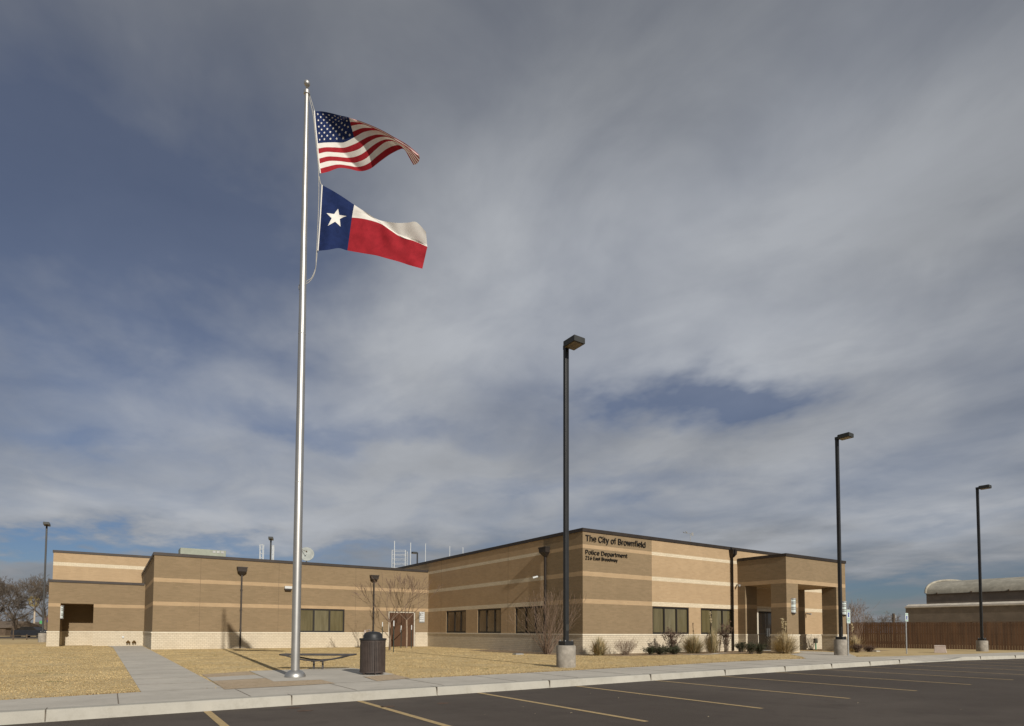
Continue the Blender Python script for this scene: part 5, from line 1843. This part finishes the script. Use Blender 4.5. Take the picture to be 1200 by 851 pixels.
def leafy(c, H, Wd, label, n, seed, mt, stems=8, leaf=.035, cat='shrub', name='leafy_shrub', low=0.0, stemmat='bark', Dp=None, gap=.0):
    rng = random.Random(seed)
    t = thing(name, label, cat, (c.x, c.y, 0), 'leafy shrubs along the front wall')
    q = MB()
    tips = []
    for i in range(stems):
        a = rng.uniform(0, 6.28)
        r = rng.random()
        e = Vector((c.x+math.cos(a)*r*Wd*.5, c.y+math.sin(a)*r*(Dp or Wd)*.4, H*rng.uniform(.6, 1)))
        s = Vector((c.x+rng.uniform(-.1, .1), c.y+rng.uniform(-.1, .1), 0))
        mid = (s+e)/2+Vector((rng.uniform(-.05, .05), 0, .05))
        q.tube([s, mid, e], [.012, .009, .005], 4)
        tips.append((s, mid, e))
        for k in range(3):
            u_ = rng.uniform(.4, .95)
            p = s.lerp(e, u_)
            f_ = p+Vector((rng.uniform(-.14, .14), rng.uniform(-.14, .14), rng.uniform(.04, .16)))
            q.tube([p, f_], [.005, .003], 3)
            tips.append((p, (p+f_)/2, f_))
    q.build('stems', M[stemmat], t)
    q = MB()
    for i in range(n):
        s, mid, e = rng.choice(tips)
        u_ = rng.uniform(max(low, .15), 1.05)
        p = s.lerp(e, u_)+Vector((rng.gauss(0, .05), rng.gauss(0, .05), rng.gauss(0, .04)))
        if p.z < .02:
            p.z = .02+rng.random()*.05
        d = Vector((rng.gauss(0, 1), rng.gauss(0, 1), rng.gauss(.3, .7))).normalized()
        sd = d.orthogonal().normalized()
        l_, w_ = leaf*rng.uniform(.7, 1.3), leaf*.38
        q.quad(p, p+d*l_*.5+sd*w_, p+d*l_, p+d*l_*.5-sd*w_)
    q.build('leaves', M[mt], t)


for x, v, H, Wd, lb in ((762, -1.8, .32, .85, 'low dark green shrub leftmost under the left front window'), (774, -2.0, .32, 1.3, 'low dark green shrub in front of the red-leaved one'),
                        (790, -1.9, .34, 1.1, 'low dark green shrub at the right foot of the red-leaved one'), (868, -1.5, .52, .95, 'dark green shrub just left of the canopy pier'),
                        (879.5, -3.5, .52, 1.0, 'dark green shrub in the middle of the row at the canopy'), (889.5, -3.6, .50, 1.0, 'dark green shrub nearest the big straw grass clump')):
    leafy(OV(x, v), H, Wd, lb, 1700, int(x), 'evergreen', 26, .05, name='evergreen_shrub')
leafy(OV(787, -1.2), 1.45, 1.7, 'tall loose red-brown leaved shrub under the left front window', 900, 71, 'redleaf', 24, .07)
leafy(OV(851, -1.1), 1.75, 1.0, 'tall loose red-brown leaved shrub beside the front downspout', 800, 72, 'redleaf', 18, .07)
leafy(OV(843, -.9), 1.55, .6, 'slim red-brown leaved shrub between the pale grass clump and the downspout', 260, 74, 'redleaf', 6, .06)
c = OV(950, -.9)
shrub_bare(c, .75, 1.3, 'small dry shrub against the sunlit wall right of the door', 50, 9, mt='twigpale', r0=.007, group='shrubs along the front wall')
for x, v, H, Wd, lb in ((1004, -5.0, .42, 1.0, 'dark low clump in front of the pale grass right of the canopy'), (1018, -4.8, .28, .8, 'small dark low clump left of the lone parking sign')):
    leafy(OV(x, v), H, Wd, lb, 1500, int(x), 'redleaf', 24, .045, name='dark_shrub', stemmat='bark')
c = OV(1002, -.5)
shrub_bare(c, 2.3, 1.9, 'rust-coloured bare shrub rising behind the pale grass clump by the canopy', 34, 10, mt='twig', depth=4, r0=.012)

# ------------------------------------------------------------------ fence and barrel-roofed building on the right
fA, fB = D(975, 745, 46.0), D(1260, 745, 37.6)
fA.z = fB.z = 0
fd = (fB-fA).normalized()
fn = Vector((fd.y, -fd.x, 0))
if fn.dot(YA) > 0:
    fn = -fn
fl = (fB-fA).length
fe = thing('wooden_fence', 'tall brown stained wooden board fence behind the lot', 'fence', (fA.x, fA.y, 0))
q = MB()
rng = random.Random(8)
n = int(fl/.145)
FHh = 1.83
for i in range(n):
    s = fA+fd*(i*fl/n+.004)
    e = fA+fd*((i+1)*fl/n-.004)
    j = fn*rng.uniform(0, .008)
    h = FHh+rng.uniform(-.012, .012)
    a, b = s+j, e+j
    c_, d_ = e+j-fn*.018, s+j-fn*.018
    q.add([a, b, c_, d_]+[v+Vector((0, 0, h)) for v in (a, b, c_, d_)], [(4, 5, 6, 7), (0, 1, 5, 4), (1, 2, 6, 5), (2, 3, 7, 6), (3, 0, 4, 7)])
q.build('boards', M['boards'], fe)
q = MB()
for z in (.3, 1.0, 1.6):
    a, b = fA-fn*.02, fB-fn*.02
    c_, d_ = b-fn*.04, a-fn*.04
    q.add([v+Vector((0, 0, zz_)) for zz_ in (z, z+.09) for v in (a, b, c_, d_)], [(0, 1, 2, 3), (4, 5, 6, 7), (0, 1, 5, 4), (1, 2, 6, 5), (2, 3, 7, 6), (3, 0, 4, 7)])
q.build('rails', M['wood'], fe)
q = MB()
a, b = fA+fn*.02, fB+fn*.02
c_, d_ = b-fn*.09, a-fn*.09
q.add([v+Vector((0, 0, zz_)) for zz_ in (FHh+.015, FHh+.05) for v in (a, b, c_, d_)], [(0, 1, 2, 3), (4, 5, 6, 7), (0, 1, 5, 4), (1, 2, 6, 5), (2, 3, 7, 6), (3, 0, 4, 7)])
q.build('cap_rail', M['boards'], fe)

c0 = D(1062, 745, 62)
qx, qy = c0.x, c0.y     # far left corner of the lower block; the face runs towards -y
hall = thing('barrel_roof_hall', 'grey stucco hall with curved barrel roof behind the wooden fence', 'building', (qx, qy, 0))
zlow = D(1062, 708.3, 62).z
LQ = 26
q = MB()
q.box(qx, qx+22, qy-LQ, qy, 0, zlow-.22)
q.build('lower_wall', M['stucco'], hall)
q = MB()
q.add([(qx-.10, y_, z_) for y_, z_ in ((qy+.05, zlow-.40), (qy-LQ, zlow-.40))]+[(qx-.10, qy+.05, zlow-.30), (qx-.10, qy-LQ, zlow-.30), (qx+.75, qy+.05, zlow), (qx+.75, qy-LQ, zlow), (qx+.75, qy+.05, zlow-.4), (qx+.75, qy-LQ, zlow-.4)],
      [(0, 1, 3, 2), (2, 3, 5, 4), (4, 5, 7, 6), (0, 2, 4, 6), (1, 3, 5, 7), (0, 1, 7, 6)])
q.build('parapet_cap', M['stuccocap'], hall)
ux = qx+3.0
# corner of the upper block, met by the viewing ray through its left edge
cu_ = OU(1085.5, ux, 696)
uy = cu_.y
ze = OU(1087, ux, 696.4).z
ztop = ze+1.75
q = MB()
q.box(ux, ux+17, uy-24, uy, zlow-.3, ze)
q.build('upper_wall', M['stucco'], hall)
RAD_W = 17.0
prof_ = []
for i in range(25):
    a = math.pi*i/24
    prof_.append((ux-.06+(RAD_W+.12)*(1-math.cos(a))/2, ze+(ztop-ze)*math.sin(a)**.8))
q = MB()
vs, fs = [], []
ny_ = 24
for k in range(ny_+1):
    yy = uy-.02-24*k/ny_
    for (x, z) in prof_:
        vs.append((x, yy, z))
for k in range(ny_):
    for i in range(24):
        a = k*25+i
        fs.append((a, a+1, a+26, a+25))
q.add(vs, fs)
q.add([(x, uy-.05, z) for x, z in prof_], [tuple(range(25))])
q.add([(x, uy-24, z) for x, z in prof_], [tuple(range(25))])
q.build('barrel_roof', M['vault'], hall, smooth='auto')
q = MB()
rim = [Vector((x, uy+.05, z+.10)) for x, z in prof_]
q.tube(rim, .11, 8)
q.build('gable_rim', M['vault'], hall, smooth='auto')
q = MB()
q.box(ux-.12, ux+.02, uy-24, uy, ze-.09, ze-.01)
for k in range(8):
    q.box(ux-.14, ux-.02, uy-1-3*k-.06, uy-1-3*k+.06, ze+.0, ze+.12)
q.build('eave_gutter', M['wood'], hall)
q = MB()
c = Vector((ux+7, uy-9.2, ztop))
q.lathe([(.3, -.3), (.3, .25), (.36, .28), (.36, .36)], 12, c)
q.build('roof_vent', M['bronze'], hall)
c = D(1047.5, 740, 80)
q = MB()
zt = D(1047.5, 719, 80).z
up_ = thing('utility_pole', 'short dark wooden pole behind the fence left of the grey hall', 'pole', (c.x, c.y, 0))
q.tube([(c.x, c.y, 0), (c.x, c.y, zt)], .16, 8)
q.build('pole', M['wood'], up_, smooth='auto')
q = MB()
q.box(c.x+.1, c.x+.4, c.y-.15, c.y+.15, zt-.6, zt-.2)
q.build('transformer', M['grey'], up_)

# ------------------------------------------------------------------ far left: rail fence, street, car, houses
e0, e1 = D(-60, 745, 62), D(50, 745, 62)
e0.z = e1.z = 0
rf = thing('rail_fence', 'low rail fence with thin posts across the grass at far left', 'fence', tuple(e0))
for x, dep, yt in ((-45, 62, 736), (-14, 62, 736), (15.5, 62, 735.5), (31.5, 62, 743.5)):
    p = D(x, 745, dep)
    q = MB()
    q.tube([(p.x, p.y, 0), (p.x, p.y, D(x, yt, dep).z)], .055, 6)
    q.build('fence_post', M['wood'], rf)
q = MB()
for z in (.10, .45):
    q = MB()
    q.tube([e0+Vector((0, 0, z)), e1+Vector((0, 0, z))], .028, 5)
    q.build('rail', M['wood'], rf)
m = MB()
a, b, c, d = D(-400, 745, 72), D(150, 745, 72), D(150, 745, 86), D(-400, 745, 86)
m.sheet([(p.x, p.y) for p in (a, b, c, d)], .02)
struct('street', m, M['asphalt'])

cc_ = D(39, 745, 82)
car = thing('parked_car', 'dark parked car on the street beside the leftmost lamp post', 'car', (cc_.x, cc_.y, 0))
T = Matrix.Translation((cc_.x, cc_.y, 0)) @ Matrix.Rotation(math.atan2(XA.y, XA.x), 4, 'Z')
def car_shell(prof_, wd, name, mt):
    q = MB()
    n = len(prof_)
    vs = [T @ Vector((x, -wd, z)) for x, z in prof_]+[T @ Vector((x, wd, z)) for x, z in prof_]
    q.add(vs, [tuple(range(n)), tuple(range(2*n-1, n-1, -1))]+[(i, (i+1) % n, n+(i+1) % n, n+i) for i in range(n)])
    return q.build(name, mt, car, bevel=.05)
car_shell([(-2.2, .28), (2.2, .28), (2.25, .65), (2.1, .85), (1.1, .95), (-1.6, .98), (-2.2, .9), (-2.25, .6)], .88, 'body', M['darkcar'])
car_shell([(1.05, .95), (.45, 1.40), (-1.0, 1.42), (-1.6, .98)], .76, 'cabin', M['doorglass'])
for sx in (-1.35, 1.4):
    for sy in (-.82, .82):
        q = MB()
        q.tube([T @ Vector((sx, sy-.1, .33)), T @ Vector((sx, sy+.1, .33))], .33, 16)
        q.build('wheel', M['rubber'], car)


def house(x0, x1, ytop, dep, label, wm, roofm, wins, peak=0):
    a, b = D(x0, 745, dep), D(x1, 745, dep)
    h = D((x0+x1)/2, ytop, dep).z
    T = Matrix.Translation((a.x, a.y, 0)) @ Matrix.Rotation(math.atan2(XA.y, XA.x), 4, 'Z')
    L = (b-a).length
    t = thing('far_house', label, 'building', (a.x, a.y, 0), 'buildings across the street at far left')
    q = MB()
    q.box(0, L, 0, 8, 0, h, T=T)
    q.build('wall', wm, t)
    q = MB()
    q.add([T @ Vector(v) for v in ((-.3, -.3, h), (L+.3, -.3, h), (L+.3, 8.3, h), (-.3, 8.3, h), (-.3, 4, h+.2+peak), (L+.3, 4, h+.2+peak))], [(0, 1, 2, 3), (0, 1, 5, 4), (3, 2, 5, 4), (0, 4, 3), (1, 2, 5)])
    q.build('roof', roofm, t)
    for wx in wins:
        q = MB()
        q.box(wx*L-.6, wx*L+.6, -.06, .02, .9, min(h-.4, 2.2), T=T)
        q.build('window', M['window'], t)


house(-30, 6, 736, 100, 'dark low house at the left edge under the bare trees', M['wood'], M['bark'], (.3, .7), 1)
house(7, 20, 735.5, 104, 'pale grey house front between the trees at far left', M['palehouse'], M['bark'], (.3, .75), .6)
house(24, 34, 734.5, 118, 'small tan building with a low roof behind the parked car', M['palehouse'], M['bark'], (.5,), .8)
house(38, 50, 732, 128, 'white and red storefront beyond the leftmost lamp post', M['white'], M['redhouse'], (.3, .7), .5)
c = D(39.5, 745, 112)
yp = thing('ornament_pole', 'slender pale pole with a yellow branching street ornament on top', 'street ornament', (c.x, c.y, 0))
q = MB()
zt = D(39.5, 710, 112).z
q.tube([(c.x, c.y, 0), (c.x, c.y, zt)], .14, 6)
q.build('pole', M['palehouse'], yp)
q = MB()
for k in (-2, -1, 1, 2):
    e = D(39.5+k*2.6, 702-2*(2-abs(k))+1, 112)
    s = Vector((c.x, c.y, zt-.2))
    mid = (s+e)/2 + XA*(.18*k)
    q.tube([s, mid-Vector((0, 0, .3)), e], .12, 5)
    q.lathe([(.05, -.3), (.3, -.1), (.3, .2), (.05, .4)], 8, tuple(e))
q.build('ornament', M['yellow'], yp)
for (x, yt, yb, wpx, mt, lb) in ((48.3, 727.5, 731, 3.0, 'lime', 'small green roadside sign left of the lamp post'), (54.2, 725, 729.5, 3.2, 'signb', 'small blue and red roadside sign right of the lamp post')):
    a, b = D(x-wpx/2, yt, 115), D(x+wpx/2, yb, 115)
    sg = thing('roadside_sign', lb, 'sign', (a.x, a.y, 0), 'far roadside signs')
    cxx = (a+b)/2
    T = Matrix.Translation((cxx.x, cxx.y, 0)) @ Matrix.Rotation(math.atan2(XA.y, XA.x), 4, 'Z')
    wd = wpx*115/FPX/2
    q = MB()
    q.box(-wd, wd, -.1, .1, b.z, a.z, T=T)
    q.build('panel', M[mt], sg)
    if mt == 'signb':
        q = MB()
        q.box(-wd, wd, -.13, .13, a.z-.3, a.z+.25, T=T)
        q.build('upper_panel', M['redhouse'], sg)
    q = MB()
    q.tube([(cxx.x, cxx.y, 0), (cxx.x, cxx.y, b.z)], .12, 6)
    q.build('post', M['grey'], sg)

# ------------------------------------------------------------------ dormant grass on the lawns (one sheet of blades)
def inside(px_, py_, poly):
    r = np.zeros(len(px_), bool)
    n = len(poly)
    j = n-1
    for i in range(n):
        xi, yi = poly[i][:2]
        xj, yj = poly[j][:2]
        c_ = ((yi > py_) != (yj > py_)) & (px_ < (xj-xi)*(py_-yi)/((yj-yi)+1e-12)+xi)
        r ^= c_
        j = i
    return r


rs = np.random.RandomState(5)


def scatter_grass():
    N = 900000
    # sample in a fan around the camera so that near lawn is dense
    dist = 8+(56-8)*rs.rand(N)**1.15
    ang = rs.uniform(-.78, .85, N)
    X = np.sin(ang)*dist
    Y = np.cos(ang)*dist
    x = CAM.x+XA.x*X+YA.x*Y
    y = CAM.y+XA.y*X+YA.y*Y
    backv = np.interp(x, [p[0] for p in back_line], [p[1] for p in back_line])
    keep = (y > backv+.0) & (x < 11.5)
    keep &= ~((x > -.05) & (y > -.05))
    keep &= ~((x > W1-.05) & (y > V1-.05))
    keep &= ~((x > UL-.05) & (y > VL-.05))
    paved = [[(-18.42, -9.64), (-17.1, -9.53), (-17.04, 16.8), (-17.04, 26.6), (-19.0, 26.6), (-18.7, 22.0)],
             P_([(292, 786.8), (360, 784.6), (412, 783.2), (440, 786.2), (481, 795.4), (441, 798.9), (391, 801.4), (340, 804.8), (263, 808.6), (236, 790.8)]),
             [(.02, -.03), (.1, -2.3), (2.5, -2.6), (4.6, -2.3), (6.0, -2.9), (8.5, -3.1), (11.8, -2.9), (11.95, -.03)],
             [(-.03, 1.2), (-.03, 8.5), (-1.7, 7.8), (-2.1, 5), (-1.8, 2), (-.9, -1.2), (-.03, -1)],
             [(5.5, -7.95), (9.4, -8.1), (13.6, -5.6), (15.2, -3.4), (15.2, -.02), (13.3, -.02), (13.25, -3.3), (9.8, -4.6), (7.3, -6.7)]]
    for pg in paved:
        keep &= ~inside(x, y, pg)
    # patchy density
    pat = np.sin(x*1.7+np.sin(y*1.1)*2)+np.sin(y*2.3+np.sin(x*.9)*2)+rs.randn(N)*.9
    keep &= pat > -1.3
    x, y, dist = x[keep], y[keep], dist[keep]
    n = len(x)
    edge = np.abs(y-np.interp(x, [p[0] for p in back_line], [p[1] for p in back_line])) < .12
    h = rs.uniform(.004, .013, n)*(1+.4*(pat[keep] > .6))
    h[edge] *= 2.6
    wd = rs.uniform(.0035, .008, n)*(1+dist/22)
    a = rs.uniform(0, 6.283, n)
    ln = rs.uniform(.2, 1.3, n)*h
    b = a+rs.uniform(1.0, 2.2, n)
    v = np.zeros((n, 3, 3), np.float32)
    v[:, 0, 0] = x-np.cos(b)*wd
    v[:, 0, 1] = y-np.sin(b)*wd
    v[:, 1, 0] = x+np.cos(b)*wd
    v[:, 1, 1] = y+np.sin(b)*wd
    v[:, 2, 0] = x+np.cos(a)*ln
    v[:, 2, 1] = y+np.sin(a)*ln
    v[:, 2, 2] = h
    me = bpy.data.meshes.new('lawn_grass')
    me.vertices.add(n*3)
    me.vertices.foreach_set('co', v.reshape(-1))
    me.loops.add(n*3)
    me.loops.foreach_set('vertex_index', np.arange(n*3, dtype=np.int32))
    me.polygons.add(n)
    me.polygons.foreach_set('loop_start', np.arange(0, n*3, 3, dtype=np.int32))
    me.polygons.foreach_set('loop_total', np.full(n, 3, np.int32))
    for k in ('lawnblade', 'lawnblade2', 'lawngreen', 'thatch'):
        me.materials.append(M[k])
    mi = rs.choice(3, n, p=(.62, .365, .015)).astype(np.int32)
    # weeds: green in small patches
    for wx, wy in ((74, 790), (50, 789), (88, 770), (605, 783), (380, 786), (566, 784), (64, 799), (250, 768)):
        g = G(wx, wy)
        near = (np.hypot(x-g.x, y-g.y) < .16) & (rs.rand(n) < .8)
        mi[near] = 2
    mi[edge & (rs.rand(n) < .75)] = 3
    me.polygons.foreach_set('material_index', mi)
    me.update()
    me.validate()
    o = bpy.data.objects.new('lawn_grass', me)
    col.objects.link(o)
    tag(o, 'short dormant straw-coloured grass on the lawns', 'grass', kind='stuff')


M['lawnblade'] = mat('straw lawn blade', (.58, .45, .24), .95, .1, var=.14, vs=.5, vs2=1.5)
M['lawnblade2'] = mat('brown lawn blade', (.48, .365, .185), .95, .1, var=.14, vs=.5, vs2=1.5)
M['lawngreen'] = mat('green weed blade', (.10, .12, .035), .95, .1, var=.2, vs=5)
M['thatch'] = mat('brown thatch edge', (.27, .175, .075), .95, .1, var=.2, vs=3)
scatter_grass()
